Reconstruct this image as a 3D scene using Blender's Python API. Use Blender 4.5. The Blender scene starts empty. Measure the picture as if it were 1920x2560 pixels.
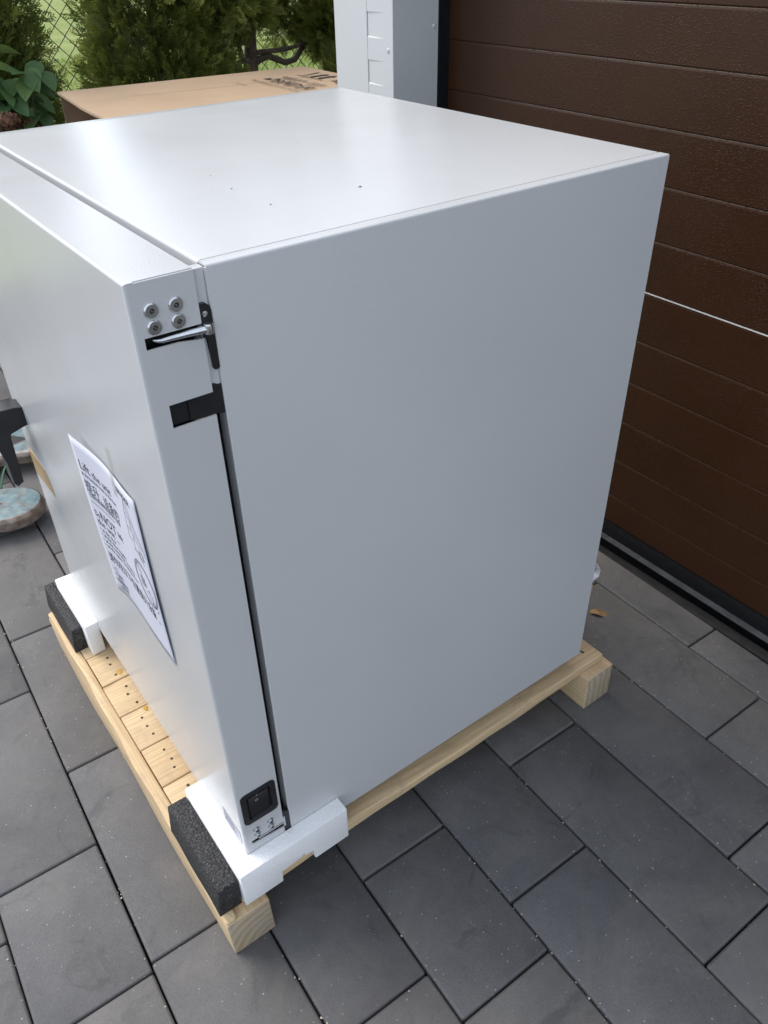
import bpy, bmesh, math, random
import numpy as np
from mathutils import Vector, Matrix
random.seed(7); rng = np.random.default_rng(7)
S = 1.36                      # survey units -> metres (one paver row = 0.196 m)
scn = bpy.context.scene
col = scn.collection

# ------------------------------------------------------------------ camera
cam_d = bpy.data.cameras.new('camera'); cam = bpy.data.objects.new('camera', cam_d); col.objects.link(cam)
CAM = Vector((-0.2286, -0.5304, 0.9250))
RT = Vector((0.8027, -0.5961, -0.0193)); UP = Vector((0.3648, 0.4651, 0.8066)); FW = Vector((0.4718, 0.6545, -0.5908))
M = Matrix((RT, UP, -FW)).transposed().to_4x4(); M.translation = CAM * S
cam.matrix_world = M
cam_d.sensor_fit = 'VERTICAL'; cam_d.sensor_height = 36.0; cam_d.lens = 36.0 * 1976.77 / 2560
cam_d.clip_start = 0.02; cam_d.clip_end = 600
scn.camera = cam

# ------------------------------------------------------------------ sky, sun, exposure
SUN_AZ = math.radians(-27)    # from +Y towards -X
SUN_EL = math.radians(50)
w = bpy.data.worlds.new('World'); scn.world = w; w.use_nodes = True
nt = w.node_tree; nt.nodes.clear()
sky = nt.nodes.new('ShaderNodeTexSky'); sky.sky_type = 'NISHITA'; sky.sun_disc = False
sky.sun_elevation = SUN_EL; sky.sun_rotation = SUN_AZ
sky.air_density = 1.0; sky.dust_density = 2.0; sky.ozone_density = 1.0
bg = nt.nodes.new('ShaderNodeBackground'); bg.inputs['Strength'].default_value = 0.15
wo = nt.nodes.new('ShaderNodeOutputWorld')
ov = nt.nodes.new('ShaderNodeMix'); ov.data_type = 'RGBA'; ov.inputs[0].default_value = 0.55      # thin even cloud veil over the sky
ov.inputs[7].default_value = (6.0, 6.35, 6.85, 1)
nt.links.new(sky.outputs[0], ov.inputs[6]); nt.links.new(ov.outputs[2], bg.inputs[0]); nt.links.new(bg.outputs[0], wo.inputs[0])
sd = bpy.data.lights.new('sun', 'SUN'); sd.energy = 1.35; sd.angle = math.radians(38); sd.color = (1.0, 0.93, 0.82)
sun = bpy.data.objects.new('sun', sd); col.objects.link(sun)
tosun = Vector((math.sin(SUN_AZ) * math.cos(SUN_EL), math.cos(SUN_AZ) * math.cos(SUN_EL), math.sin(SUN_EL)))
sun.rotation_euler = (-tosun).to_track_quat('-Z', 'Y').to_euler(); sun.location = tosun * 30
vs = scn.view_settings
vs.view_transform = 'Standard'; vs.look = 'None'; vs.exposure = 0.70; vs.gamma = 1.0; vs.use_curve_mapping = False

# ------------------------------------------------------------------ materials
class NT:
    def __init__(s, name):
        s.m = bpy.data.materials.new(name); s.m.use_nodes = True
        s.t = s.m.node_tree; s.t.nodes.clear()
        s.out = s.n('OutputMaterial'); s.p = s.n('BsdfPrincipled'); s.l(s.p.outputs[0], s.out.inputs[0])
    def n(s, typ, **kw):
        nd = s.t.nodes.new('ShaderNode' + typ)
        for k, v in kw.items(): setattr(nd, k, v)
        return nd
    def l(s, a, b): s.t.links.new(a, b)
    def coords(s, scale=(1, 1, 1), rand=True):
        tc = s.n('TexCoord'); mp = s.n('Mapping'); mp.inputs['Scale'].default_value = scale
        if rand:
            oi = s.n('ObjectInfo'); mu = s.n('VectorMath', operation='MULTIPLY'); mu.inputs[1].default_value = (37.0, 51.0, 23.0)
            s.l(oi.outputs['Random'], mu.inputs[0])
            ad = s.n('VectorMath', operation='ADD'); s.l(tc.outputs['Object'], ad.inputs[0]); s.l(mu.outputs[0], ad.inputs[1])
            s.l(ad.outputs[0], mp.inputs['Vector'])
        else: s.l(tc.outputs['Object'], mp.inputs['Vector'])
        return mp.outputs[0]
    def noise(s, vec, scale, detail=4, rough=0.55, dist=0.0):
        nd = s.n('TexNoise'); nd.inputs['Scale'].default_value = scale; nd.inputs['Detail'].default_value = detail
        nd.inputs['Roughness'].default_value = rough; nd.inputs['Distortion'].default_value = dist
        s.l(vec, nd.inputs['Vector']); return nd.outputs['Fac']
    def voro(s, vec, scale, feature='F1', rnd=1.0):
        nd = s.n('TexVoronoi'); nd.feature = feature; nd.inputs['Scale'].default_value = scale; nd.inputs['Randomness'].default_value = rnd
        s.l(vec, nd.inputs['Vector']); return nd
    def ramp(s, fac, stops):
        r = s.n('ValToRGB'); e = r.color_ramp.elements
        while len(e) < len(stops): e.new(0.5)
        for i, (p, c) in enumerate(stops):
            e[i].position = p; e[i].color = (c, c, c, 1) if not isinstance(c, tuple) else (*c, 1)
        s.l(fac, r.inputs[0]); return r.outputs[0]
    def mix(s, fac, a, b, mode='MIX'):
        m = s.n('Mix', data_type='RGBA', blend_type=mode)
        for sock, v in ((m.inputs[0], fac), (m.inputs[6], a), (m.inputs[7], b)):
            if isinstance(v, (int, float)): sock.default_value = v
            elif isinstance(v, tuple): sock.default_value = (*v, 1)
            else: s.l(v, sock)
        return m.outputs[2]
    def bump(s, h, strength=0.3, dist=0.002, prev=None):
        b = s.n('Bump'); b.inputs['Strength'].default_value = strength; b.inputs['Distance'].default_value = dist
        s.l(h, b.inputs['Height'])
        if prev: s.l(prev, b.inputs['Normal'])
        s.l(b.outputs[0], s.p.inputs['Normal']); return b.outputs[0]
    def set(s, color=None, rough=None, metal=None, spec=None):
        for k, v in (('Base Color', color), ('Roughness', rough), ('Metallic', metal), ('Specular IOR Level', spec)):
            if v is None: continue
            if isinstance(v, (int, float)): s.p.inputs[k].default_value = v
            elif isinstance(v, tuple): s.p.inputs[k].default_value = (*v, 1)
            else: s.l(v, s.p.inputs[k])
        return s

MT = {}
def simple(name, color, rough=0.5, metal=0.0, spec=0.5, nscale=None, namt=0.15, bump=None):
    t = NT(name)
    if nscale:
        v = t.coords(); f = t.noise(v, nscale, 5)
        dark = tuple(c * (1 - namt) for c in color); lite = tuple(min(1, c * (1 + namt)) for c in color)
        t.set(t.ramp(f, [(0.3, dark), (0.7, lite)]), rough, metal, spec)
        if bump: t.bump(t.noise(v, bump[0], 3), bump[1], bump[2])
    else: t.set(color, rough, metal, spec)
    MT[name] = t.m; return t.m

def powder(name, color, rough, grain):
    t = NT(name); v = t.coords(rand=False)
    f = t.noise(v, 3.0, 4); c2 = tuple(c * 0.95 for c in color)
    fine = t.noise(v, 700, 2); fine2 = t.voro(v, 420).outputs['Distance']
    t.set(t.ramp(f, [(0.3, c2), (0.7, color)]), t.ramp(t.noise(v, 7.0, 6, 0.6, 0.3), [(0.25, rough - 0.015), (0.8, rough + 0.07)]), 0.0, 0.5)
    wv_ = t.noise(v, 5.5, 2, 0.4); b = t.bump(wv_, 0.05, 0.006); b = t.bump(fine, grain, 0.0004, b); t.bump(fine2, grain * 0.7, 0.0006, b)
    MT[name] = t.m
powder('powder_grey', (0.60, 0.612, 0.622), 0.19, 0.24)
powder('trim_grey', (0.60, 0.625, 0.63), 0.42, 0.08)
powder('wall_plaster', (0.55, 0.54, 0.51), 0.8, 0.8)

simple('black_plastic', (0.012, 0.013, 0.016), 0.38, nscale=40, namt=0.25)
simple('black_core', (0.006, 0.006, 0.008), 0.45)
simple('rubber', (0.006, 0.0065, 0.008), 0.75, spec=0.25, nscale=60, namt=0.4)
simple('zinc', (0.62, 0.64, 0.66), 0.26, 1.0, nscale=90, namt=0.12)
simple('zinc_dark', (0.06, 0.06, 0.065), 0.4, 1.0)
simple('mark_white', (0.75, 0.75, 0.75), 0.5)
simple('ink', (0.022, 0.022, 0.03), 0.7)
simple('ink_grey', (0.28, 0.28, 0.34), 0.7)
simple('ink_brown', (0.05, 0.035, 0.028), 0.8, nscale=70, namt=0.4)
simple('paper', (0.66, 0.67, 0.76), 0.65, nscale=12, namt=0.02)
simple('tan_tape', (0.50, 0.32, 0.13), 0.33, nscale=25, namt=0.18)
simple('film', (0.7, 0.68, 0.7), 0.3, nscale=60, namt=0.15)
simple('seam_light', (0.72, 0.72, 0.72), 0.45)
simple('threshold_grey', (0.065, 0.068, 0.075), 0.5, nscale=40, namt=0.25)
simple('trunk_bark', (0.085, 0.068, 0.055), 0.85, nscale=30, namt=0.45, bump=(90, 0.8, 0.006))
simple('stem', (0.06, 0.075, 0.03), 0.6, nscale=30, namt=0.3)
simple('wire', (0.035, 0.05, 0.04), 0.5)
simple('dry_flower', (0.12, 0.055, 0.03), 0.9, nscale=80, namt=0.5)
simple('dry_leaf', (0.36, 0.22, 0.10), 0.7, nscale=60, namt=0.3)
simple('green_web', (0.02, 0.11, 0.05), 0.6)
simple('sand', (0.48, 0.44, 0.36), 0.9, nscale=200, namt=0.4)
simple('nail', (0.07, 0.06, 0.05), 0.5, 0.8)
simple('threshold_shade', (0.03, 0.03, 0.032), 0.7, nscale=30, namt=0.35, bump=(120, 0.4, 0.002))  # dark tone carries the soft shade along the garage threshold
simple('crumb', (0.16, 0.14, 0.12), 0.9)
simple('soil', (0.06, 0.042, 0.03), 0.95, nscale=25, namt=0.6, bump=(60, 1.0, 0.02))
simple('joint_dirt', (0.028, 0.026, 0.024), 1.0, nscale=120, namt=0.5)

def m_clear_tape():
    t = NT('clear_tape'); t.set((0.5, 0.5, 0.44), 0.25); t.p.inputs['Alpha'].default_value = 0.32; MT['clear_tape'] = t.m
m_clear_tape()

def m_eps():
    t = NT('white_foam'); v = t.coords(rand=False)
    vd = t.voro(v, 260); n = t.noise(v, 14, 4)
    t.set(t.mix(t.ramp(n, [(0.35, 0.0), (0.75, 0.12)]), (0.92, 0.925, 0.93), (0.80, 0.80, 0.80)), 0.75, 0, 0.3)
    b = t.bump(vd.outputs['Distance'], 0.45, 0.0016); t.bump(n, 0.4, 0.006, b); MT['white_foam'] = t.m
m_eps()
def m_pe():
    t = NT('black_foam'); v = t.coords(rand=False)
    n = t.noise(v, 300, 3, 0.7, 0.3); d = t.voro(t.coords((1, 1, 1), False), 210)
    t.set(t.ramp(n, [(0.38, (0.006, 0.006, 0.007)), (0.52, (0.022, 0.022, 0.024)), (0.66, (0.10, 0.10, 0.105))]), 0.55, 0, 0.5)
    b = t.bump(n, 0.9, 0.003); t.bump(d.outputs['Distance'], 0.9, 0.003, b); MT['black_foam'] = t.m
m_pe()

def m_wood(name, axis, light=(0.73, 0.555, 0.32), dark=(0.56, 0.38, 0.19)):
    t = NT(name); st = 1.6; cr = 26.0
    sc = tuple(st if i == axis else cr for i in range(3))
    v = t.coords(sc); v1 = t.coords((1, 1, 1))
    big = t.noise(t.coords(tuple(1.2 if i == axis else 7.0 for i in range(3))), 1.0, 3, 0.5, 1.2)
    wv = t.n('TexWave', wave_type='BANDS', bands_direction='DIAGONAL'); wv.inputs['Scale'].default_value = 2.2
    wv.inputs['Distortion'].default_value = 9.0; wv.inputs['Detail'].default_value = 3.0; wv.inputs['Detail Scale'].default_value = 0.6
    t.l(v, wv.inputs['Vector'])
    fine = t.noise(t.coords(tuple(6 if i == axis else 240.0 for i in range(3))), 1.0, 4)
    c = t.ramp(wv.outputs['Fac'], [(0.0, tuple(.55 * a_ + .45 * b_ for a_, b_ in zip(dark, light))), (0.35, light), (1.0, tuple(min(1, x * 1.06) for x in light))])
    c = t.mix(t.ramp(big, [(0.38, 0.0), (0.68, 0.85)]), c, (0.60, 0.41, 0.235))
    oi = t.n('ObjectInfo')
    c = t.mix(t.ramp(oi.outputs['Random'], [(0.0, 0.0), (1.0, 0.3)]), c, (0.70, 0.57, 0.40))
    c = t.mix(t.ramp(fine, [(0.4, 0.0), (0.75, 0.5)]), c, (0.40, 0.28, 0.165))
    so = t.noise(t.coords((1, 1, 1)), 13, 6, 0.7, 0.8)
    c = t.mix(t.ramp(so, [(0.50, 0.0), (0.72, 0.6)]), c, (0.40, 0.30, 0.21))
    kn = t.voro(t.coords(tuple(4.5 if i == axis else 13.0 for i in range(3))), 1.0)
    c = t.mix(t.ramp(kn.outputs['Distance'], [(0.07, 0.8), (0.15, 0.0)]), c, (0.27, 0.145, 0.065))
    t.set(c, 0.62, 0, 0.35); b = t.bump(fine, 0.35, 0.001); t.bump(wv.outputs['Fac'], 0.15, 0.001, b); MT[name] = t.m
m_wood('wood_x', 0); m_wood('wood_y', 1)
def m_end():
    t = NT('end_grain'); tc = t.n('TexCoord'); mp = t.n('Mapping'); mp.inputs['Location'].default_value = (0.40, 0.0, 0.02)
    t.l(tc.outputs['Object'], mp.inputs['Vector'])
    wv = t.n('TexWave', wave_type='RINGS', rings_direction='Y'); wv.inputs['Scale'].default_value = 17; wv.inputs['Distortion'].default_value = 4.5; wv.inputs['Detail'].default_value = 3
    wv.inputs['Detail Scale'].default_value = 1.2
    t.l(mp.outputs[0], wv.inputs['Vector']); n = t.noise(mp.outputs[0], 22, 5)
    c = t.ramp(wv.outputs['Fac'], [(0.0, (0.37, 0.29, 0.19)), (0.6, (0.45, 0.365, 0.25)), (1.0, (0.49, 0.40, 0.285))])
    c = t.mix(t.ramp(n, [(0.4, 0.0), (0.7, 0.6)]), c, (0.40, 0.36, 0.30)); t.set(c, 0.8, 0, 0.2); t.bump(n, 0.4, 0.003); MT['end_grain'] = t.m
m_end()

def m_paver():
    t = NT('concrete_paver'); v = t.coords()
    big = t.noise(v, 7, 6, 0.6, 0.4); mid = t.noise(v, 38, 5, 0.65); fine = t.noise(v, 420, 3, 0.7)
    oi = t.n('ObjectInfo')
    c = t.ramp(big, [(0.28, (0.094, 0.092, 0.094)), (0.5, (0.120, 0.118, 0.118)), (0.75, (0.160, 0.156, 0.151))])
    c = t.mix(t.ramp(mid, [(0.35, 0.0), (0.75, 0.45)]), c, (0.175, 0.171, 0.166))
    c = t.mix(t.ramp(fine, [(0.42, 0.0), (0.70, 0.65)]), c, (0.075, 0.075, 0.078))
    val = t.ramp(oi.outputs['Random'], [(0.0, (0.84, 0.84, 0.87)), (0.35, (0.98, 0.97, 0.97)), (0.7, (0.93, 0.94, 0.98)), (1.0, (1.16, 1.13, 1.08))])
    c = t.mix(1.0, c, val, 'MULTIPLY')
    sp = t.voro(v, 130); spm = t.noise(v, 33, 2)
    dots = t.ramp(sp.outputs['Distance'], [(0.13, 1.0), (0.2, 0.0)])
    sel = t.n('Math', operation='GREATER_THAN'); sel.inputs[1].default_value = 0.83
    sx = t.n('SeparateColor'); t.l(sp.outputs['Color'], sx.inputs[0]); t.l(sx.outputs[0], sel.inputs[0])
    mm = t.n('Math', operation='MULTIPLY'); t.l(dots, mm.inputs[0]); t.l(sel.outputs[0], mm.inputs[1])
    m2 = t.n('Math', operation='MULTIPLY'); t.l(mm.outputs[0], m2.inputs[0]); t.l(t.ramp(spm, [(0.42, 0.0), (0.62, 0.8)]), m2.inputs[1])
    st = t.noise(t.coords((1, 1, 1)), 2.6, 7, 0.72, 1.6)
    c = t.mix(t.ramp(st, [(0.50, 0.0), (0.70, 0.40)]), c, (0.18, 0.168, 0.152))
    st2 = t.noise(t.coords((1.3, 1.1, 1)), 4.3, 6, 0.7, 2.0)
    c = t.mix(t.ramp(st2, [(0.56, 0.0), (0.68, 0.5)]), c, (0.055, 0.055, 0.058))
    c = t.mix(m2.outputs[0], c, (0.42, 0.41, 0.38))
    t.set(c, t.ramp(mid, [(0.3, 0.55), (0.7, 0.75)]), 0, 0.4)
    b = t.bump(fine, 0.35, 0.0012); t.bump(mid, 0.25, 0.002, b); MT['concrete_paver'] = t.m
m_paver()

def m_door():
    t = NT('brown_woodgrain'); v = t.coords((1, 1, 1))
    n1 = t.noise(t.coords((320, 170, 330)), 1.0, 2, 0.5, 0.3)       # short horizontal dashes
    n2 = t.noise(t.coords((60, 260, 22)), 1.0, 2, 0.5, 1.0)        # vertical ripple
    n3 = t.noise(v, 5, 3)
    t.set(t.ramp(n3, [(0.3, (0.039, 0.0160, 0.0067)), (0.7, (0.046, 0.0195, 0.0085))]), t.ramp(t.noise(v, 6, 4), [(0.3, 0.34), (0.7, 0.46)]), 0, 0.26)
    r1 = t.ramp(n1, [(0.57, 0.0), (0.68, 1.0)])
    pa = t.noise(v, 3.2, 2)
    ms = t.n('Math', operation='MULTIPLY'); t.l(r1, ms.inputs[0]); t.l(t.ramp(pa, [(0.35, 0.25), (0.7, 1.0)]), ms.inputs[1])
    b = t.bump(ms.outputs[0], 0.55, 0.0012); t.bump(n2, 0.12, 0.0008, b); MT['brown_woodgrain'] = t.m
m_door()

def m_card():
    t = NT('cardboard'); v = t.coords(rand=False)
    f = t.noise(v, 4, 5); g = t.noise(t.coords((60, 900, 60), False), 1.0, 3); fl = t.n('TexWave', bands_direction='Y'); fl.inputs['Scale'].default_value = 45
    t.l(v, fl.inputs['Vector'])
    c = t.ramp(f, [(0.3, (0.46, 0.325, 0.21)), (0.7, (0.52, 0.37, 0.245))]); c = t.mix(t.ramp(g, [(0.4, 0.0), (0.8, 0.25)]), c, (0.42, 0.29, 0.18))
    t.set(c, 0.75, 0, 0.25); b = t.bump(fl.outputs['Fac'], 0.06, 0.001); t.bump(f, 0.5, 0.012, b); MT['cardboard'] = t.m
m_card()
simple('cardboard_inside', (0.24, 0.155, 0.10), 0.85, nscale=12, namt=0.15)
simple('cardboard_edge', (0.42, 0.31, 0.21), 0.9, nscale=120, namt=0.25)

def m_leaf(name, a, b, c, trans=0.25, rough=0.5, nscale=None):
    t = NT(name); at = t.n('Attribute'); at.attribute_name = 'tint'
    co = t.ramp(at.outputs['Fac'], [(0.0, a), (0.6, b), (1.0, c)])
    if nscale: co = t.mix(t.ramp(t.noise(t.coords(), nscale, 4), [(0.35, 0.0), (0.75, 0.5)]), co, tuple(x * 0.6 for x in b))
    t.set(co, rough, 0, 0.4)
    tr = t.n('BsdfTranslucent'); t.l(co, tr.inputs['Color']); mx = t.n('MixShader'); mx.inputs[0].default_value = trans
    t.l(t.p.outputs[0], mx.inputs[1]); t.l(tr.outputs[0], mx.inputs[2]); t.l(mx.outputs[0], t.out.inputs[0]); MT[name] = t.m
m_leaf('thuja_leaf', (0.090, 0.125, 0.026), (0.175, 0.215, 0.046), (0.42, 0.44, 0.10), 0.45, 0.5)
m_leaf('grass_blade', (0.17, 0.24, 0.05), (0.26, 0.34, 0.08), (0.38, 0.42, 0.14), 0.35, 0.6)
def m_bigleaf():
    t = NT('broad_leaf'); v = t.coords(); n = t.noise(v, 18, 4); oi = t.n('ObjectInfo')
    co = t.ramp(oi.outputs['Random'], [(0.0, (0.050, 0.105, 0.035)), (0.7, (0.075, 0.145, 0.048)), (1.0, (0.12, 0.18, 0.05))])
    co = t.mix(t.ramp(n, [(0.4, 0.0), (0.8, 0.4)]), co, (0.04, 0.08, 0.03)); t.set(co, 0.5, 0, 0.25)
    t.bump(n, 0.3, 0.004)
    tr = t.n('BsdfTranslucent'); t.l(co, tr.inputs['Color']); mx = t.n('MixShader'); mx.inputs[0].default_value = 0.2
    t.l(t.p.outputs[0], mx.inputs[1]); t.l(tr.outputs[0], mx.inputs[2]); t.l(mx.outputs[0], t.out.inputs[0]); MT['broad_leaf'] = t.m
m_bigleaf()
def m_lawn():
    t = NT('lawn_green'); v = t.coords(rand=False); a = t.noise(v, 1.1, 5); b = t.noise(v, 22, 5, 0.7)
    c = t.ramp(a, [(0.3, (0.21, 0.27, 0.08)), (0.55, (0.28, 0.33, 0.105)), (0.78, (0.39, 0.38, 0.18))])
    c = t.mix(t.ramp(b, [(0.35, 0.0), (0.75, 0.6)]), c, (0.15, 0.21, 0.05)); t.set(c, 0.9, 0, 0.2); t.bump(b, 0.9, 0.03); MT['lawn_green'] = t.m
m_lawn()
def m_jack():
    t = NT('worn_blue_paint'); v = t.coords(rand=False); n = t.noise(v, 9, 6, 0.65, 0.6); n2 = t.noise(v, 45, 4)
    g = t.n('NewGeometry'); 
    blue = t.ramp(n2, [(0.3, (0.13, 0.22, 0.25)), (0.7, (0.27, 0.35, 0.36))])
    rust = t.ramp(n2, [(0.3, (0.12, 0.085, 0.065)), (0.7, (0.30, 0.24, 0.20))])
    k = t.ramp(n, [(0.46, 0.0), (0.62, 0.85)])
    t.set(t.mix(k, blue, rust), t.ramp(n, [(0.3, 0.45), (0.8, 0.3)]), t.ramp(n, [(0.55, 0.0), (0.7, 0.4)]), 0.5); t.bump(n2, 0.3, 0.002); MT['worn_blue_paint'] = t.m
    t = NT('worn_steel'); v = t.coords(rand=False); n2 = t.noise(v, 45, 4)
    t.set(t.ramp(n2, [(0.3, (0.16, 0.12, 0.095)), (0.7, (0.36, 0.30, 0.26))]), 0.35, 0.6); MT['worn_steel'] = t.m
m_jack()

# ------------------------------------------------------------------ builders
def tag(o, label=None, cat=None, group=None, kind=None):
    for k, v in (('label', label), ('category', cat), ('group', group), ('kind', kind)):
        if v: o[k] = v
    return o
def thing(name, loc, label, cat, group=None):
    o = bpy.data.objects.new(name, None); col.objects.link(o); o.location = Vector(loc) * S; o.empty_display_size = 0.1
    return tag(o, label, cat, group)
def root_loc(p):
    l = Vector((0, 0, 0))
    while p is not None: l += p.location; p = p.parent
    return l
class MB:
    """collects shapes given in survey units; build() links them as one mesh object"""
    def __init__(s): s.bm = bmesh.new()
    def box(s, x0, x1, y0, y1, z0, z1, bev=0.0, seg=2, mi=0, R=None, at=None):
        r = bmesh.ops.create_cube(s.bm, size=1.0); vs = r['verts']
        for v in vs: v.co = Vector((x0 + (v.co.x + .5) * (x1 - x0), y0 + (v.co.y + .5) * (y1 - y0), z0 + (v.co.z + .5) * (z1 - z0)))
        fs = list({f for v in vs for f in v.link_faces})
        for f in fs: f.material_index = mi
        if bev:
            es = list({e for v in vs for e in v.link_edges})
            rr = bmesh.ops.bevel(s.bm, geom=es, offset=bev, segments=seg, affect='EDGES', profile=0.5)
            for f in rr['faces']: f.material_index = mi
            vs = list({v for f in rr['faces'] for v in f.verts} | {v for v in vs if v.is_valid})
        if R is not None:
            for v in vs: v.co = R @ (v.co - Vector(at)) + Vector(at)
        return vs
    def prism(s, pts, axis, a, b, mi=0, bev=0.0):
        """polygon pts in the two other axes, extruded along axis from a to b"""
        def mk(p, t):
            c = [0, 0, 0]; o = [i for i in range(3) if i != axis]; c[o[0]], c[o[1]], c[axis] = p[0], p[1], t; return Vector(c)
        A = [s.bm.verts.new(mk(p, a)) for p in pts]; B = [s.bm.verts.new(mk(p, b)) for p in pts]
        fs = [s.bm.faces.new(A), s.bm.faces.new(B[::-1])]
        n = len(pts)
        for i in range(n): fs.append(s.bm.faces.new((A[i], B[i], B[(i + 1) % n], A[(i + 1) % n])))
        for f in fs: f.material_index = mi
        if bev:
            es = [e for e in {e for v in A + B for e in v.link_edges} if (e.verts[0] in A) == (e.verts[1] in A)]
            bmesh.ops.bevel(s.bm, geom=es, offset=bev, segments=2, affect='EDGES', profile=0.5)
        return A + B
    def tube(s, pts, rad, n=8, cap=True, mi=0):
        pts = [Vector(p) for p in pts]; rad = rad if isinstance(rad, (list, tuple)) else [rad] * len(pts)
        rings = []; up = Vector((0, 0, 1))
        for i, p in enumerate(pts):
            d = (pts[min(i + 1, len(pts) - 1)] - pts[max(i - 1, 0)]).normalized()
            a = d.cross(up); a = a.normalized() if a.length > 1e-3 else Vector((1, 0, 0)); b = d.cross(a)
            rings.append([s.bm.verts.new(p + (a * math.cos(t) + b * math.sin(t)) * rad[i]) for t in [2 * math.pi * k / n for k in range(n)]])
        for r0, r1 in zip(rings, rings[1:]):
            for k in range(n): s.bm.faces.new((r0[k], r0[(k + 1) % n], r1[(k + 1) % n], r1[k])).material_index = mi
        if cap: s.bm.faces.new(rings[0]); s.bm.faces.new(rings[-1][::-1])
    def disc(s, c, d, prof, n=24, mi=0):
        """lathe: prof = [(radius, height)...] about axis d from c"""
        d = Vector(d).normalized(); a = d.orthogonal().normalized(); b = d.cross(a); rings = []
        for r, h in prof:
            if r == 0: rings.append([s.bm.verts.new(Vector(c) + d * h)])
            else: rings.append([s.bm.verts.new(Vector(c) + d * h + (a * math.cos(t) + b * math.sin(t)) * r) for t in [2 * math.pi * k / n for k in range(n)]])
        for r0, r1 in zip(rings, rings[1:]):
            for k in range(n):
                if len(r1) == 1 and len(r0) == 1: continue
                if len(r1) == 1: f = (r0[k], r0[(k + 1) % n], r1[0])
                elif len(r0) == 1: f = (r0[0], r1[(k + 1) % n], r1[k])
                else: f = (r0[k], r0[(k + 1) % n], r1[(k + 1) % n], r1[k])
                s.bm.faces.new(f).material_index = mi
    def quad(s, *pts, mi=0):
        f = s.bm.faces.new([s.bm.verts.new(Vector(p)) for p in pts]); f.material_index = mi
    def jitter(s, amt, zmin=None):
        for v in s.bm.verts: v.co += Vector((random.uniform(-amt, amt), random.uniform(-amt, amt), random.uniform(-amt, amt)))
    def build(s, name, mats, parent=None, smooth=True, loc=None, wn=True, angle=40):
        bmesh.ops.recalc_face_normals(s.bm, faces=s.bm.faces)
        cs = [v.co for v in s.bm.verts]
        if parent is not None: o_w = root_loc(parent)
        else:
            if loc is None:
                loc = ((min(c.x for c in cs) + max(c.x for c in cs)) / 2, (min(c.y for c in cs) + max(c.y for c in cs)) / 2, min(c.z for c in cs))
            o_w = Vector(loc) * S
        for v in s.bm.verts: v.co = v.co * S - o_w
        me = bpy.data.meshes.new(name); s.bm.to_mesh(me); s.bm.free()
        for m in (mats if isinstance(mats, (list, tuple)) else [mats]): me.materials.append(MT[m])
        if smooth:
            me.shade_smooth(); me.set_sharp_from_angle(angle=math.radians(angle))
        o = bpy.data.objects.new(name, me); col.objects.link(o)
        if parent is not None: o.parent = parent
        else: o.location = o_w
        if smooth and wn:
            md = o.modifiers.new('wn', 'WEIGHTED_NORMAL'); md.keep_sharp = True
        return o
def np_mesh(name, verts, faces_idx, nper, mat, parent=None, loc=(0, 0, 0), tint=None, smooth=False):
    """verts (N,3) survey units; faces as flat list with nper corners each"""
    o_w = root_loc(parent) if parent is not None else Vector(loc) * S
    v = np.asarray(verts, dtype=np.float32) * S - np.array(o_w, dtype=np.float32)
    f = np.asarray(faces_idx, dtype=np.int32).reshape(-1)
    me = bpy.data.meshes.new(name); me.vertices.add(len(v)); me.vertices.foreach_set('co', v.reshape(-1))
    nf = len(f) // nper; me.loops.add(len(f)); me.loops.foreach_set('vertex_index', f)
    me.polygons.add(nf); me.polygons.foreach_set('loop_start', np.arange(nf, dtype=np.int32) * nper)
    if smooth: me.polygons.foreach_set('use_smooth', np.ones(nf, dtype=bool))
    me.update(calc_edges=True)
    if tint is not None:
        at = me.attributes.new('tint', 'FLOAT', 'POINT'); at.data.foreach_set('value', np.asarray(tint, dtype=np.float32))
    me.materials.append(MT[mat])
    o = bpy.data.objects.new(name, me); col.objects.link(o)
    if parent is not None: o.parent = parent
    else: o.location = o_w
    return o
def copy_child(o, parent, dloc, rotz=None):
    c = o.copy(); col.objects.link(c); c.parent = parent; c.location = Vector(dloc)
    if rotz is not None: c.rotation_euler = (0, 0, rotz)
    return c

H = 0.735; D = 0.5286; W = 0.6139; A = 0.0616; G = 0.0090; ZB = 0.0137; ZG = -0.123; ZD = -0.034

# ================================================================== GROUND
b = MB(); b.quad((-12, -12, ZG - 0.035), (14, -12, ZG - 0.035), (14, 2.05, ZG - 0.035), (-12, 2.05, ZG - 0.035)); tag(b.build('ground', 'joint_dirt', loc=(0, 0, ZG - 0.035), smooth=False), kind='structure')
b = MB()
gx = np.linspace(-3.0, 4.0, 70); gy = np.linspace(2.03, 2.72, 12)
gv = [[b.bm.verts.new((x, y, ZG - 0.012 + 0.018 * math.sin(7 * x + 3 * y) * math.sin(9 * y) + random.uniform(-.008, .008))) for x in gx] for y in gy]
for r0, r1 in zip(gv, gv[1:]):
    for k in range(len(gx) - 1): b.bm.faces.new((r0[k], r0[k + 1], r1[k + 1], r1[k]))
tag(b.build('garden_bed', 'soil', loc=(0, 2.3, ZG), wn=False), kind='structure')
b = MB(); b.quad((-60, 2.7, ZG - 0.02), (90, 2.7, ZG - 0.02), (90, 160, ZG - 0.02), (-60, 160, ZG - 0.02)); tag(b.build('lawn', 'lawn_green', loc=(0, 2.7, ZG), smooth=False), kind='structure')

b = MB(); b.quad((-60, -12, ZG - .006), (-1.17, -12, ZG - .006), (-1.17, 160, ZG - .006), (-60, 160, ZG - .006)); tag(b.build('bounce_ground', 'concrete_paver', loc=(-1.2, 0, ZG), smooth=False), kind='structure')  # unseen plane added for neutral bounce and a less green door reflection
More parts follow.
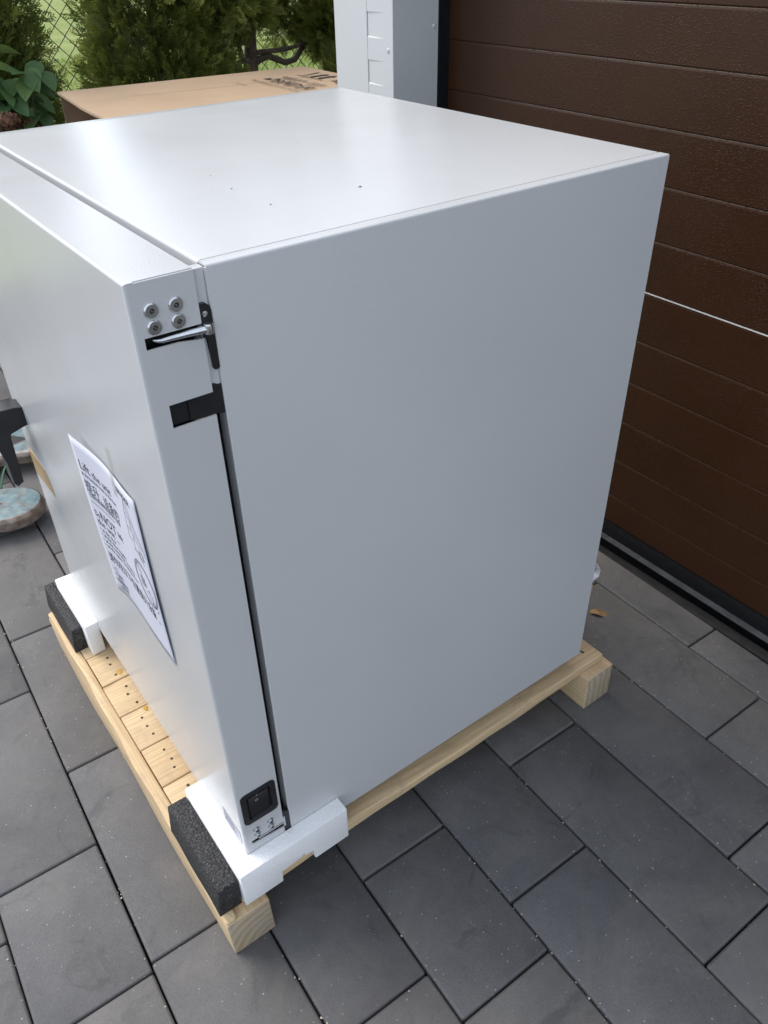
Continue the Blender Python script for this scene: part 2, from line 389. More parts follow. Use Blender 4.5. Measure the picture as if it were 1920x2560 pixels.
# grass blades on the nearer lawn
def grass(n):
    x = rng.uniform(0.2, 6.0, n); y = 2.66 + rng.random(n) ** 1.6 * 7.0; h = rng.uniform(.025, .06, n); a = rng.uniform(0, 6.28, n); wd = rng.uniform(.0025, .005, n); lean = rng.uniform(-.03, .03, (n, 2))
    p = np.stack([x, y, np.full(n, ZG - 0.022)], 1); d = np.stack([np.cos(a), np.sin(a), np.zeros(n)], 1) * wd[:, None]
    tip = p + np.concatenate([lean, h[:, None]], 1)
    v = np.stack([p - d, p + d, tip], 1).reshape(-1, 3)
    return v, np.arange(n * 3), np.repeat(rng.random(n), 3)
gvx, gfx, gt = grass(60000)
tag(np_mesh('lawn_grass', gvx, gfx, 3, 'grass_blade', loc=(2, 4, ZG), tint=gt), 'short sunlit green grass beyond the wire fence', 'grass', kind='stuff')

# ---------------------------------------------------------------- paving
TH = math.radians(-1.6); U = Vector((math.cos(TH), math.sin(TH), 0)); V = Vector((-math.sin(TH), math.cos(TH), 0))
paving = bpy.data.objects.new('paving', None); col.objects.link(paving); paving.location = (0, 0, ZG * S); tag(paving, kind='structure')
rows = [-.488, -.345, -.203, -.0585, .076, .2195, .3635, .509, .653, .797, .941]
while rows[-1] < 1.3: rows.append(rows[-1] + .1435)
while rows[0] > -1.15: rows.insert(0, rows[0] - .1435)
known = {-.488: [.165], -.345: [.234, .584], -.203: [.030, .379, .727, 1.284], -.0585: [-.182, .940], .076: [-.250, -.036], .2195: [-.177], .3635: [-.376, -.016], .509: [-.305], .653: [-.160, .202], .797: [-.015]}
pav_mesh = {}
def paver_mesh(w_, l_):
    key = (round(w_, 4), round(l_, 4))
    if key in pav_mesh: return pav_mesh[key]
    bm = bmesh.new(); r = 0.0036; pts = []
    for cx, cy, a0 in ((w_ / 2 - r, l_ / 2 - r, 0), (-w_ / 2 + r, l_ / 2 - r, 90), (-w_ / 2 + r, -l_ / 2 + r, 180), (w_ / 2 - r, -l_ / 2 + r, 270)):
        for k in range(4):
            t = math.radians(a0 + 30 * k); pts.append((cx, cy, math.cos(t), math.sin(t)))
    lv = []
    for inset, z in ((0, -0.03), (0, -0.0028), (0.0009, -0.0010), (0.0030, 0.0)):
        lv.append([bm.verts.new(((cx + c * (r - min(inset, r))) * S if inset <= r else 0, (cy + s_ * (r - inset)) * S, z * S)) for cx, cy, c, s_ in pts])
    n = len(pts)
    for r0, r1 in zip(lv, lv[1:]):
        for k in range(n): bm.faces.new((r0[k], r0[(k + 1) % n], r1[(k + 1) % n], r1[k]))
    bm.faces.new(lv[-1])
    me = bpy.data.meshes.new('paver'); bm.to_mesh(me); bm.free(); me.materials.append(MT['concrete_paver'])
    me.shade_smooth(); me.set_sharp_from_angle(angle=math.radians(60))
    pav_mesh[key] = me; return me
npav = 0; joints_log = []
for i in range(len(rows) - 1):
    u0, u1 = rows[i], rows[i + 1]
    cut = u0 > .79 and u0 < .80
    if u0 > .9: continue
    if cut: u1 = .8745 + .001
    js = None
    for k, vv in known.items():
        if abs(k - u0) < 1e-6: js = list(vv)
    if js is None: js = [random.uniform(-.2, .3)]
    js.sort(); fill = []
    for p0, p1 in zip(js, js[1:]):
        gap = p1 - p0
        if gap > 0.40:
            best = min(([a_, c_, e_] for a_ in range(5) for c_ in range(5) for e_ in range(5)), key=lambda t: abs(t[0] * .2155 + t[1] * .288 + t[2] * .359 - gap) + .004 * sum(t))
            seq = [.2155] * best[0] + [.288] * best[1] + [.359] * best[2]; random.shuffle(seq); k_ = gap / sum(seq); q_ = p0
            for s_ in seq[:-1]: q_ += s_ * k_; fill.append(q_)
    js = sorted(js + fill)
    lo = -0.75 if u0 > -0.7 else 0.6
    while js[0] > lo: js.insert(0, js[0] - random.choice([.359, .359, .359, .2155, .288]))
    while js[-1] < 2.02: js.append(min(js[-1] + random.choice([.359, .359, .2155, .288]), 2.04) if js[-1] < 1.85 else 2.04)
    for v0, v1 in zip(js, js[1:]):
        if v1 - v0 < 0.03: continue
        gu, gv_ = 0.0024, 0.0027
        me = paver_mesh(u1 - u0 - gu, v1 - v0 - gv_)
        o = bpy.data.objects.new('paver', me); col.objects.link(o); o.parent = paving
        c = U * ((u0 + u1) / 2 + random.uniform(-.0004, .0004)) + V * ((v0 + v1) / 2)
        o.location = (c.x * S, c.y * S, random.uniform(-.0012, .0008))
        o.rotation_euler = (random.uniform(-.002, .002), random.uniform(-.003, .003), TH + random.uniform(-.0015, .0015))
        npav += 1; joints_log.append((u0, u1, v0, v1))
print('pavers', npav)

# sand grains and flecks lying along the joints
gr_v = []; gr_f = []
def grain(x, y, r):
    base = len(gr_v); z = ZG + .0006
    a0 = random.random() * 6.28
    for k in range(4): gr_v.append((x + r * random.uniform(.6, 1.3) * math.cos(a0 + k * 1.57), y + r * random.uniform(.6, 1.3) * math.sin(a0 + k * 1.57), z + r * .2))
    gr_v.append((x, y, z + r * .9))
    for k in range(4): gr_f.extend((base + k, base + (k + 1) % 4, base + 4))
for (u0, u1, v0, v1) in joints_log:
    if v0 > 1.3: continue
    L = v1 - v0
    for _ in range(int(L * 75)):
        v_ = random.uniform(v0, v1); p = U * (u0 + random.gauss(0, .0035)) + V * v_
        if random.random() < .6 + .4 * math.sin(v_ * 23 + u0 * 40): grain(p.x, p.y, random.choice([.0005, .0007, .0007, .001, .0015]) )
    for _ in range(5):
        p = U * random.uniform(u0, u1) + V * random.uniform(v0, v1); grain(p.x, p.y, random.choice([.0004, .0005, .0006, .001]))
tag(np_mesh('sand_grains', gr_v, gr_f, 3, 'sand', loc=(0, 0, ZG)), 'pale sand grains scattered along the paving joints', 'sand', kind='stuff')

# ================================================================== GARAGE
GR = -0.0125                                 # small turn of the facade
def gxp(y): return .935 - GR * (y - .3)
def turn(o_bm, y0=.3, x0=.935):              # rotate everything about (x0, y0)
    for v in o_bm.bm.verts: v.co.x += .0125 * (v.co.y - y0)
gd = thing('garage_door', (.96, -.1, ZG), 'dark brown wood-grained sectional garage door with horizontal ribs', 'garage door')
zl = [-.0867, -.0237, .0608, .148, .2325, .317, .408, .496, .5836, .6679, .7547, .8335, .92, 1.007, 1.095, 1.185, 1.275, 1.365, 1.455, 1.55]
YL, YR = .836, -1.10
for i, (z0, z1) in enumerate(zip(zl, zl[1:])):
    b = MB(); sec = i in (6, 14)             # a section starts here
    c_t = .0042; c_b = .0016; dp = .0016; top = z1 - (.0018 if (i + 1) in (6, 14) else .0002)
    b.prism([(.935, z0 + c_b), (.935, top - c_t), (.935 + dp * .45, top - c_t * .35), (.935 + dp, top), (.965, top), (.965, z0), (.935 + dp, z0), (.935 + dp * .3, z0 + c_b * .4)], 1, YR, YL)
    turn(b); o = b.build('panel', 'brown_woodgrain', gd, smooth=False)
    o.location = (0, 0, 0)
for zz in (.408, 1.095):
    b = MB(); b.box(.9347, .940, YR, YL, zz - .0020, zz - .0004); turn(b); b.build('section_strip', 'seam_light', gd, smooth=False)
b = MB(); b.prism([(.9385, -.0868), (.9350, -.096), (.9340, -.110), (.9346, ZG + .0006), (.962, ZG + .0006), (.962, -.0868)], 1, YR, YL); turn(b); b.build('bottom_seal', 'rubber', gd, wn=False)
b = MB(); b.box(.9214, .9620, YR, YL, ZG - .0030, ZG, .0008); turn(b); b.build('threshold_strip', 'threshold_grey', gd)
b = MB(); b.box(.936, .97, YR, YL, ZG - .05, ZG - .0032); turn(b); b.build('gap_shade_backing', 'rubber', gd, smooth=False)  # black backing added so the gap under the strip goes dark
b = MB(); b.prism([(.8745, ZG - .0004)] + [(.8745 + .060 * k / 10, ZG - .0004 - .034 * (k / 10) ** 1.5) for k in range(1, 11)] + [(.9345, ZG - .045), (.8745, ZG - .045)], 1, YR, 1.9)  # added fillet, shade of the threshold put into its shape and dark colour
tag(b.build('shade_fillet', 'threshold_shade', wn=False, angle=60), kind='structure')

gw = thing('garage_wall', (1.0, -.1, ZG), 'light grey trim boards and wall around the brown garage door', 'building')
XF = .806
def fr(b): turn(b, .84, 0); return b
ZT = 1.62
# front trim: plain board, then a board with pressed pockets
b = fr_b = MB(); b.box(XF, XF + .02, .9232, 1.0354, ZG, ZT, .0012); b.build('trim_board', 'trim_grey', gw)
b = MB(); b.prism([(XF, .8415), (XF, .8665), (XF + .0020, .9218), (XF + .02, .9218), (XF + .02, .8415)], 2, ZG, ZT)
zz = .765 - .08 * 11
prev = ZG
while zz < ZT - .05:
    b.prism([(XF, prev), (XF, zz - .0022), (XF + .0020, zz), (XF + .0020, prev)], 1, .8672, .9216)
    prev = zz + .040; zz += .08
b.box(XF, XF + .0020, .8672, .9216, prev, ZT)
b.build('trim_board', 'trim_grey', gw, smooth=False)
b = MB(); b.box(XF + .006, XF + .02, .9218, .9232, ZG, ZT); b.build('trim_joint', 'rubber', gw, smooth=False)
b = MB(); b.box(XF + .0002, .9155, .840, .8414, ZG, ZT); b.build('reveal_board', 'trim_grey', gw)
b = MB(); b.box(.9157, .944, .8365, .8414, ZG, ZT); b.build('jamb_seal', 'rubber', gw, smooth=False)
sc_b = MB(); sc_b.disc((XF, .855, .744), (-1, 0, 0), [(.0042, 0), (.004, .001), (.003, .0019), (.0012, .0021), (.0011, .0012), (0, .0012)], 16); sc_b.build('screw', 'trim_grey', gw, wn=False)
sc_b = MB(); sc_b.disc((.9057, .840, .779), (0, -1, 0), [(.0042, 0), (.004, .001), (.003, .0019), (.0012, .0021), (.0011, .0012), (0, .0012)], 16); sc_b.build('screw', 'trim_grey', gw, wn=False)
b = MB(); b.box(XF + .0202, 3.4, .8416, 1.034, ZG, 2.0); b.box(.966, 3.4, -3.2, .8414, 1.552, 2.0); b.box(.966, 3.4, -3.2, -1.11, ZG, 1.552); b.build('wall', 'wall_plaster', gw, smooth=False)
b = MB(); b.box(XF + .0202, .9655, -1.3, .8398, 1.56, 2.0); b.build('lintel_board', 'trim_grey', gw, smooth=False)
b = MB(); b.box(XF, .93, -1.3, -1.112, ZG, 1.558); b.build('trim_board', 'trim_grey', gw, smooth=False)
b = MB(); b.prism([(.90, 2.02), (2.1, 2.45), (3.5, 2.02)], 1, -3.3, 1.12); b.build('roof', 'cardboard_inside', gw, smooth=False)

# ================================================================== OVEN CABINET
ov = thing('oven_cabinet', (D / 2, W / 2, ZD), 'big light grey metal oven cabinet with closed door, standing on the wooden pallet', 'oven')
# carcass: dark inner box, then skins
b = MB(); b.box(.006, D - .002, .004, W - .004, .004, H - .004); b.build('carcass', 'powder_grey', ov, smooth=False)
b = MB()
def lprof(flip=False):
    # side skin folded over the top edge and round the front edge
    r = .0022; pts = []
    outer = [(0, 0.0), (0, H - r)] + [(r - r * math.cos(t), H - r + r * math.sin(t)) for t in [math.radians(k) for k in (22, 45, 68)]] + [(r, H), (.0128, H), (.0128, H - .0018), (.0022, H - .0018), (.0022, 0.0)]
    return [((W - y) if flip else y, z) for y, z in outer]
b.prism(lprof(), 0, .0012, D); b.build('side_panel', 'powder_grey', ov, wn=False, angle=50)
b = MB(); b.prism(lprof(True), 0, .0012, D); b.build('side_panel', 'powder_grey', ov, wn=False, angle=50)
# front fold of the right side skin (small radius strip)
b = MB(); b.tube([(.0014, .0016, .0), (.0014, .0016, H - .002)], .0016, 10); b.build('side_fold', 'powder_grey', ov, wn=False)
b = MB()
r = .003
b.prism([(.0005, H - .02), (.0005, H - r)] + [(.0005 + r - r * math.cos(t), H - r + r * math.sin(t)) for t in [math.radians(k) for k in (22, 45, 68)]] + [(.0005 + r, H), (D - .001, H), (D - .001, H - .003), (.004, H - .003), (.004, H - .02)], 1, .0140, W - .0140)
b.build('top_panel', 'powder_grey', ov, wn=False, angle=50)
b = MB(); b.box(D - .0018, D + .0004, .003, W - .003, .002, H - .002); b.build('back_panel', 'powder_grey', ov, smooth=False)
b = MB(); b.box(.0012, .0058, .0035, W - .0035, .004, H - .0215); b.build('front_frame', 'powder_grey', ov, smooth=False)
b = MB(); b.box(-.0080, .0008, .0030, .0125, .640, H - .0015, .0012); b.build('hinge_flange', 'powder_grey', ov)
b = MB(); b.box(-.0088, .0010, .0165, W - .015, .03, .70, .002); b.build('door_gasket', 'rubber', ov)
for x, y in ((.05, .06), (D - .06, .06), (.05, W - .06), (D - .06, W - .06)):
    f = MB(); f.disc((x, y, ZD), (0, 0, 1), [(0, 0), (.017, 0), (.019, .003), (.019, .016), (.010, .02), (.010, .036)], 20); f.build('foot', 'black_plastic', ov)

# ---- door
door = MB()
rr = .0028
front_prof = [(-.0540, ZB), (-.0540, H)]
# front sheet with rounded outer edges
vs_ = door.box(-A, -.0540, 0, W, ZB, H)
es = [e for e in {e for v in vs_ for e in v.link_edges} if any(abs(v.co.x + A) < 1e-6 for v in e.verts) and all(abs(v.co.x + A) < 1e-6 for v in e.verts)]
bmesh.ops.bevel(door.bm, geom=es, offset=rr, segments=4, affect='EDGES', profile=0.5)
dr = door.build('door', 'powder_grey', ov)
side = MB()
XB = -G
poly = [(-.0540, ZB), (-.0540, .0445), (-.0532, .0445), (-.0532, .0500), (-.0532, .0500)]
# side skin with its three slots, as stacked rectangles
def sk(x0, x1, z0, z1): side.box(x0, x1, 0, .0016, z0, z1)
sk(-.0540, XB, ZB, .0395); sk(-.0540, -.0525, .0395, .0505)
side.prism([(-.0525, .0395), (XB, .0395), (XB, .0398), (-.0525, .0445)], 1, 0, .0016)
sk(-.0540, XB, .0505, .0900); sk(-.0540, -.0540 + .0030, .0900, .1365); sk(-.0188, XB, .0900, .1365); sk(-.0540, XB, .1365, .6166); sk(-.0540, -.0460, .6166, .6368); sk(-.0540, XB, .6368, .6815)
side.prism([(-.0540, .6815), (XB, .6815), (-.0290, .6842), (-.0540, .6842)], 1, 0, .0016)
sk(-.0540, XB, .6935, H - .0007)
bmesh.ops.remove_doubles(side.bm, verts=side.bm.verts, dist=1e-6)
side.build('door_side', 'powder_grey', dr, smooth=False)
b = MB(); b.box(-.0540, XB, .0021, W, H - .0016, H); b.build('door_top', 'powder_grey', dr, smooth=False)
b = MB(); b.box(-.0540, XB, .0018, W, ZB, ZB + .0016); b.box(-.0540, XB, W - .0016, W, ZB + .0016, H - .0017); b.build('door_rim', 'powder_grey', dr, smooth=False)
b = MB(); b.box(XB - .0016, XB, .0017, W - .0017, .0506, .615); b.box(XB - .0016, XB, .0017, W - .0017, .638, .680); b.box(XB - .0016, XB, .0017, W - .0017, .695, H - .0017); b.build('door_back', 'powder_grey', dr, smooth=False)
b = MB(); b.box(-.0535, -.0125, .012, W - .01, ZB + .003, H - .003); b.build('door_core', 'black_core', dr, smooth=False)
b = MB(); b.box(-.0455, -.0300, .0045, .0118, .6169, .6365); b.box(-.0295, -.0105, .0035, .0118, .6169, .6365); b.build('latch_block', 'black_plastic', dr)
b = MB(); b.disc((-.0215, .0030, .6182), (0, 1, 0), [(0, 0), (.0042, .0004), (.0050, .002), (.0050, .005)], 18); b.build('latch_roller', 'tan_tape', dr)
# hinge pieces in the gap
b = MB()
b.prism([(-.0085, .7085), (-.0045, .7085), (-.0008, .7055), (.0002, .7015), (.0002, .6560), (-.0012, .6545), (-.0040, .6545), (-.0052, .6560), (-.0058, .6800), (-.0085, .6820)], 1, -.0006, .0028, bev=.0006)
b.build('hinge_bracket', 'black_plastic', ov)
b = MB(); b.disc((-.0058, -.0006, .7005), (0, -1, 0), [(.0022, 0), (.0022, .0006), (.0010, .0008), (.0009, .0002), (0, .0002)], 14); b.build('hinge_screw', 'zinc', ov, wn=False)
b = MB()
b.prism([(-.0105, .6425), (-.0060, .6425), (.0005, .6390), (.0016, .6368), (.0016, .6165), (.0004, .6148), (-.0030, .6145), (-.0045, .6172), (-.0300, .6172), (-.0300, .6362), (-.0105, .6362)], 1, .0018, .0075, bev=.0008)
b.build('latch_catch', 'black_plastic', ov)
b = MB()
pts = [(-.0465, .0040, .6893), (-.0440, .0018, .6890), (-.0410, .0006, .6888), (-.0330, -.0004, .6892), (-.0220, -.0022, .6898), (-.0120, -.0040, .6902), (-.0062, -.0050, .6905)]
b.tube(pts, [.0014, .0018, .0020, .0022, .0025, .0029, .0032], 12); b.disc((-.0062, -.0050, .6868), (0, 0, 1), [(0, 0), (.0034, 0), (.0038, .0008), (.0038, .0066), (.0030, .0078), (0, .0078)], 16)
b.build('hinge_arm', 'zinc', ov)
b = MB(); b.box(-.0430, -.0085, .0008, .0035, .0452, .0480, .0006); b.tube([(-.0075, .0012, .041), (-.0075, .0012, .060)], .0018, 10); b.build('hinge_arm', 'zinc', ov)
b = MB(); b.prism([(-.0085, .07), (.0002, .066), (.0002, .02), (-.0085, .02)], 1, .0004, .0030); b.build('hinge_bracket', 'black_plastic', ov)
def flange_screw(x, z, par):
    b = MB(); b.disc((x, 0, z), (0, -1, 0), [(.0056, 0), (.0057, .0009), (.0048, .0021), (.0019, .0021)], 28)
    b.disc((x, -.0021, z), (0, 1, 0), [(.0019, 0), (.0015, .0012), (0, .0012)], 12)
    o = b.build('flange_screw', 'zinc', par, wn=False, angle=30)
    t = MB()
    for k in range(6):
        a_ = k * math.pi / 3; t.disc((x + .00125 * math.cos(a_), -.00155, z + .00125 * math.sin(a_)), (0, -1, 0), [(.0005, 0), (.0004, .0006), (0, .0006)], 6)
    t.build('torx_recess', 'zinc_dark', o, wn=False)
for x, z in ((-.0452, .7128), (-.0450, .7003), (-.0264, .7127), (-.0264, .7003)): flange_screw(x, z, dr)
def bolt(x, z, par):
    b = MB(); b.disc((x, 0, z), (0, -1, 0), [(.0043, 0), (.0043, .0008), (.0036, .0011), (.0033, .0011), (.0033, .0028), (.0028, .0034), (.0016, .0034)], 18)
    b.disc((x, -.0034, z), (0, 1, 0), [(.0016, 0), (.0015, .002), (0, .002)], 6)
    o = b.build('socket_bolt', 'zinc', par, wn=False, angle=30)
    t = MB(); t.disc((x, -.0016, z), (0, -1, 0), [(.00145, 0), (0, 0.0001)], 6); t.build('hex_recess', 'zinc_dark', o, wn=False)
for x, z in ((-.0446, .0690), (-.0439, .0582), (-.0256, .0690), (-.0255, .0582)): bolt(x, z, dr)

# ---- power switch
def rrect(cx, cz, w_, h_, r, n=5):
    p = []
    for sx, sz, a0 in ((1, 1, 0), (-1, 1, 90), (-1, -1, 180), (1, -1, 270)):
        for k in range(n): t = math.radians(a0 + 90 * k / (n - 1)); p.append((cx + sx * (w_ / 2 - r) + r * math.cos(t), cz + sz * (h_ / 2 - r) + r * math.sin(t)))
    return p
def loft(b, loops, mi=0, cap=True):
    L = [[b.bm.verts.new(p) for p in lp] for lp in loops]; n = len(L[0])
    for r0, r1 in zip(L, L[1:]):
        for k in range(n): b.bm.faces.new((r0[k], r0[(k + 1) % n], r1[(k + 1) % n], r1[k])).material_index = mi
    if cap: b.bm.faces.new(L[-1])
cx, cz = -.0347, .1130
sw = MB()
def lp(w_, h_, r, y): return [(x, y, z) for x, z in rrect(cx, cz, w_, h_, r)]
loft(sw, [lp(.0450, .0560, .0065, 0), lp(.0450, .0560, .0065, -.0008), lp(.0436, .0546, .006, -.0014), lp(.0310, .0425, .004, -.0014), lp(.0285, .0400, .003, .0030), lp(.0270, .0385, .002, .0034)])
so = sw.build('power_switch', 'black_plastic', dr)
b = MB(); b.prism([(-.0008, cz + .0185), (.0024, cz + .0002), (.0004, cz - .0185), (.0040, cz - .0185), (.0040, cz + .0185)], 0, cx - .0125, cx + .0125)
rk = b.build('rocker', 'black_plastic', so, wn=False)
b = MB()
def on_rock(z): # y of rocker face
    return (-.0008 + (.0032) * (cz + .0185 - z) / .0183) - .00012
zz0, zz1 = .1285, .1325
b.quad((-.0369, on_rock(zz0), zz0), (-.0364, on_rock(zz0), zz0), (-.0364, on_rock(zz1) , zz1 ), (-.0369, on_rock(zz1), zz1))
n = 18
for k in range(n):
    t0, t1 = 2 * math.pi * k / n, 2 * math.pi * (k + 1) / n; zc = .1188
    P = lambda r_, t: (-.0368 + r_ * math.cos(t), on_rock(zc + r_ * math.sin(t)), zc + r_ * 1.15 * math.sin(t))
    b.quad(P(.0014, t0), P(.0019, t0), P(.0019, t1), P(.0014, t1))
b.build('switch_mark', 'mark_white', so, smooth=False)

# ---- door handle (seen edge-on past the left edge)
b = MB()
b.prism([(-A + .0002, .4050), (-A + .0002, .3770), (-.0662, .3765), (-.0872, .3718), (-.0888, .3660), (-.0903, .2930), (-.0994, .2880), (-.1033, .2940), (-.1035, .3300), (-.1060, .3520), (-.1250, .3620), (-.1300, .3850), (-.1200, .4020), (-.0907, .4085), (-.0698, .4070)], 1, .552, .584, bev=.0012)
b.build('door_handle', 'black_plastic', dr)

# ================================================================== NOTICE on the door
KS = [0, .156, .47, .63, .84, 1.0]; DT = [.0115, .0080, .0026, .0014, .0026, .0016]; DB = [.0060, .0018, .0016, .0018, .0022, .0016]
pt_ = np.polyfit(KS, DT, 4); pb_ = np.polyfit(KS, DB, 4)
def paper_pt(s_, v_, lift=0.0):
    d = max(.0004, (1 - v_) * np.polyval(pt_, s_) + v_ * np.polyval(pb_, s_) + .0012 * math.sin(math.pi * v_))
    y = (.251 + (.2506 - .251) * v_) * (1 - s_) + (.1020 + (.0978 - .1020) * v_) * s_
    z = (.5065 + (.2858 - .5065) * v_) * (1 - s_) + (.4988 + (.2775 - .4988) * v_) * s_
    return Vector((-A - d - lift, y, z))
nb = MB(); NS, NV = 24, 20
g = [[nb.bm.verts.new(paper_pt(i / NS, j / NV)) for i in range(NS + 1)] for j in range(NV + 1)]
for j in range(NV):
    for i in range(NS): nb.bm.faces.new((g[j][i], g[j][i + 1], g[j + 1][i + 1], g[j + 1][i]))
notice = nb.build('notice_sheet', 'paper', loc=(-A - .003, .174, .2835), wn=False)
md = notice.modifiers.new('t', 'SOLIDIFY'); md.thickness = 0.00015; md.offset = -1
tag(notice, 'white paper sheet with printed lifting instructions taped to the grey door', 'notice')
PW, PH = .154, .2205
def text_poly(body, size):
    cu = bpy.data.curves.new('txt', 'FONT'); cu.body = body; cu.size = size; cu.resolution_u = 2; cu.offset = size * .003
    o = bpy.data.objects.new('txt', cu); col.objects.link(o); dg = bpy.context.evaluated_depsgraph_get(); dg.update()
    me = bpy.data.meshes.new_from_object(o.evaluated_get(dg)); vs = [tuple(v.co)[:2] for v in me.vertices]; fs = [tuple(p.vertices) for p in me.polygons]
    bpy.data.objects.remove(o); bpy.data.curves.remove(cu); bpy.data.meshes.remove(me); return vs, fs
def put_text(parent, mat, body, size, place, width=None, sx=1.0, shear=0.0, name='text_line'):
    b = MB(); vs, fs = text_poly(body, size)
    if width: sx = width / max(x for x, y in vs)
    V_ = [b.bm.verts.new(place(x * sx + shear * y, y)) for x, y in vs]
    for f in fs:
        try: b.bm.faces.new([V_[i] for i in f])
        except ValueError: pass
    o = b.build(name, mat, parent, smooth=False); o['kind'] = 'stuff'; return o
def on_paper(u0, v0):       # left end of a baseline, fractions of the sheet
    return lambda x, y: paper_pt(min(u0 + x / PW, 1), v0 - y / PH, .0002)
for body, size, u0, u1, v0 in [
    ('Lift', .0170, .04, .19, .178), ('the unit', .0140, .215, .50, .182),
    ('at the bottom next to the feet', .0078, .04, .56, .216),
    ('提升', .0180, .04, .24, .305), ('设备的', .0150, .30, .55, .303),
    ('在靠近底座的底部提升设备', .0080, .06, .54, .340),
    ('Do', .0125, .055, .125, .462), ('NOT', .0195, .135, .385, .466), ('lift', .0120, .41, .50, .456),
    ('the unit ...', .0125, .055, .39, .514),
    ('– at the door', .0078, .05, .30, .557), ('– at the door handle', .0078, .05, .44, .592),
    ('– at the controller housing', .0078, .05, .56, .627), ('– at the upper housing cover', .0078, .05, .61, .662),
    ('请勿在以下位置提升设备 ...', .0165, .045, .93, .762),
    ('– 门', .0085, .04, .11, .835), ('– 门把手', .0085, .035, .17, .876), ('– 控制器外壳', .0085, .03, .22, .917), ('– 上部外壳', .0085, .03, .20, .958),
    ('BINDER', .0095, .665, .89, .082), ('Art. No. 7001-0289', .0032, .57, .93, .975)]:
    put_text(notice, 'ink', body, size, on_paper(u0, v0), (u1 - u0) * PW)
def ribbon(b, pts, wd, closed=False, place=None):
    n = len(pts); rng_ = range(n if closed else n - 1)
    for i in rng_:
        p, q = Vector(pts[i]), Vector(pts[(i + 1) % n]); dv = Vector(((q - p).x * PW, (q - p).y * PH))
        if dv.length < 1e-7: continue
        nn = Vector((-dv.y, dv.x)).normalized() * wd / 2; nn = Vector((nn.x / PW, nn.y / PH))
        b.quad(*[place(c.x, c.y) for c in (p + nn, q + nn, q - nn, p - nn)])
pl = lambda x, y: paper_pt(min(max(x, 0.0), 1.0), y, .0002)
db = MB()
for ln in ([(.06, .371), (.25, .368), (.42, .364)], [(.78, .07), (.74, .15), (.73, .245), (.72, .31)], [(.79, .07), (.87, .20), (.95, .28), (.97, .33)], [(.76, .10), (.85, .22), (.94, .30)],
           [(.735, .16), (.81, .19), (.80, .24)], [(.73, .245), (.82, .25), (.81, .30)], [(.72, .31), (.80, .31), (.79, .36)], [(.82, .25), (.93, .345)],
           [(.78, .355), (.95, .36)], [(.82, .34), (.86, .38), (.92, .395)], [(.86, .335), (.92, .34), (.92, .372), (.87, .372), (.86, .335)],
           [(.70, .47), (.76, .50), (.80, .56)], [(.72, .46), (.79, .50)], [(.74, .56), (.84, .56)], [(.84, .58), (.90, .60), (.88, .63), (.93, .64), (.92, .66)], [(.80, .60), (.85, .62), (.84, .65)]):
    ribbon(db, ln, .0007, place=pl)
for x, y in ((.85, .585), (.88, .645), (.90, .66), (.935, .645), (.94, .675)):
    ribbon(db, [(x - .008, y), (x + .008, y)], .0028, place=pl)
o = db.build('drawing', 'ink', notice, smooth=False); o['kind'] = 'stuff'
gb = MB()
ring = [(.815 + .150 * math.cos(t) + .02 * math.sin(t), .555 + .118 * math.sin(t)) for t in [2 * math.pi * k / 40 for k in range(40)]]
ribbon(gb, ring, .0046, True, pl); gb.build('drawing_ring', 'ink_grey', notice, smooth=False)
gb = MB(); ribbon(gb, [(.775, .525), (.775, .585)], .0105, place=lambda x, y: paper_pt(x, y, .0003)); gb.build('drawing_block', 'ink_grey', notice, smooth=False)
# clear tape over the sheet's top edge
b = MB(); g = []
for j in range(9):
    v_ = j / 8; row = []
    for i in range(3):
        y = .1600 - .0105 * (i / 2) + .002 * v_; z = .5320 - .058 * v_
        d = max(.0005, (paper_pt((.251 - y) / .154, max(0, (.5045 - z) / .2205)).x * -1 - A) if z < .5050 else .0006) + .0004
        row.append(b.bm.verts.new((-A - d, y, z)))
    g.append(row)
for r0, r1 in zip(g, g[1:]):
    for i in range(2): b.bm.faces.new((r0[i], r0[i + 1], r1[i + 1], r1[i]))
tag(b.build('tape_strip', 'clear_tape', loc=(-A - .001, .155, .474), wn=False), 'short clear tape strip holding the top edge of the white notice', 'tape')
b = MB(); b.prism([(.6080, .3130), (.5300, .3115), (.5195, .2960), (.5135, .2745), (.6080, .2690)], 0, -A - .0006, -A + .0001)
tag(b.build('packing_tape', 'tan_tape', wn=False), 'piece of tan packing tape stuck near the left edge of the grey door', 'tape')
cv, cf = [], []
for x, y, r in ((.1227, .2356, .0012), (.1152, .1776, .0013), (.1165, .1067, .0014), (.2101, .1037, .0021), (.2648, .3064, .0010), (.1012, .1920, .0008), (.3300, .2100, .0007)):
    k0 = len(cv); an = random.random() * 3
    for k in range(5): cv.append((x + r * random.uniform(.5, 1.2) * math.cos(an + k * 1.257), y + r * .6 * math.sin(an + k * 1.257), H + .0002))
    cv.append((x, y, H + r * .7))
    for k in range(5): cf.extend((k0 + k, k0 + (k + 1) % 5, k0 + 5))
tag(np_mesh('dirt_crumbs', cv, cf, 3, 'crumb', loc=(.15, .15, H)), 'tiny dark dirt crumbs on the flat grey cabinet top', 'dirt', kind='stuff')
b = MB(); b.quad((-A - .0003, .0560, .0640), (-A - .0003, .0100, .0640), (-A - .0003, .0100, .0395), (-A - .0003, .0560, .0395)); lab = b.build('rating_label', 'paper', dr, smooth=False)
b = MB()
for k in range(6):
    z = .0605 - .0034 * k; b.quad((-A - .0005, .0530, z), (-A - .0005, .0530 - (.036 if k % 2 else .028), z), (-A - .0005, .0530 - (.036 if k % 2 else .028), z - .0012), (-A - .0005, .0530, z - .0012))
o = b.build('label_print', 'ink_grey', lab, smooth=False); o['kind'] = 'stuff'
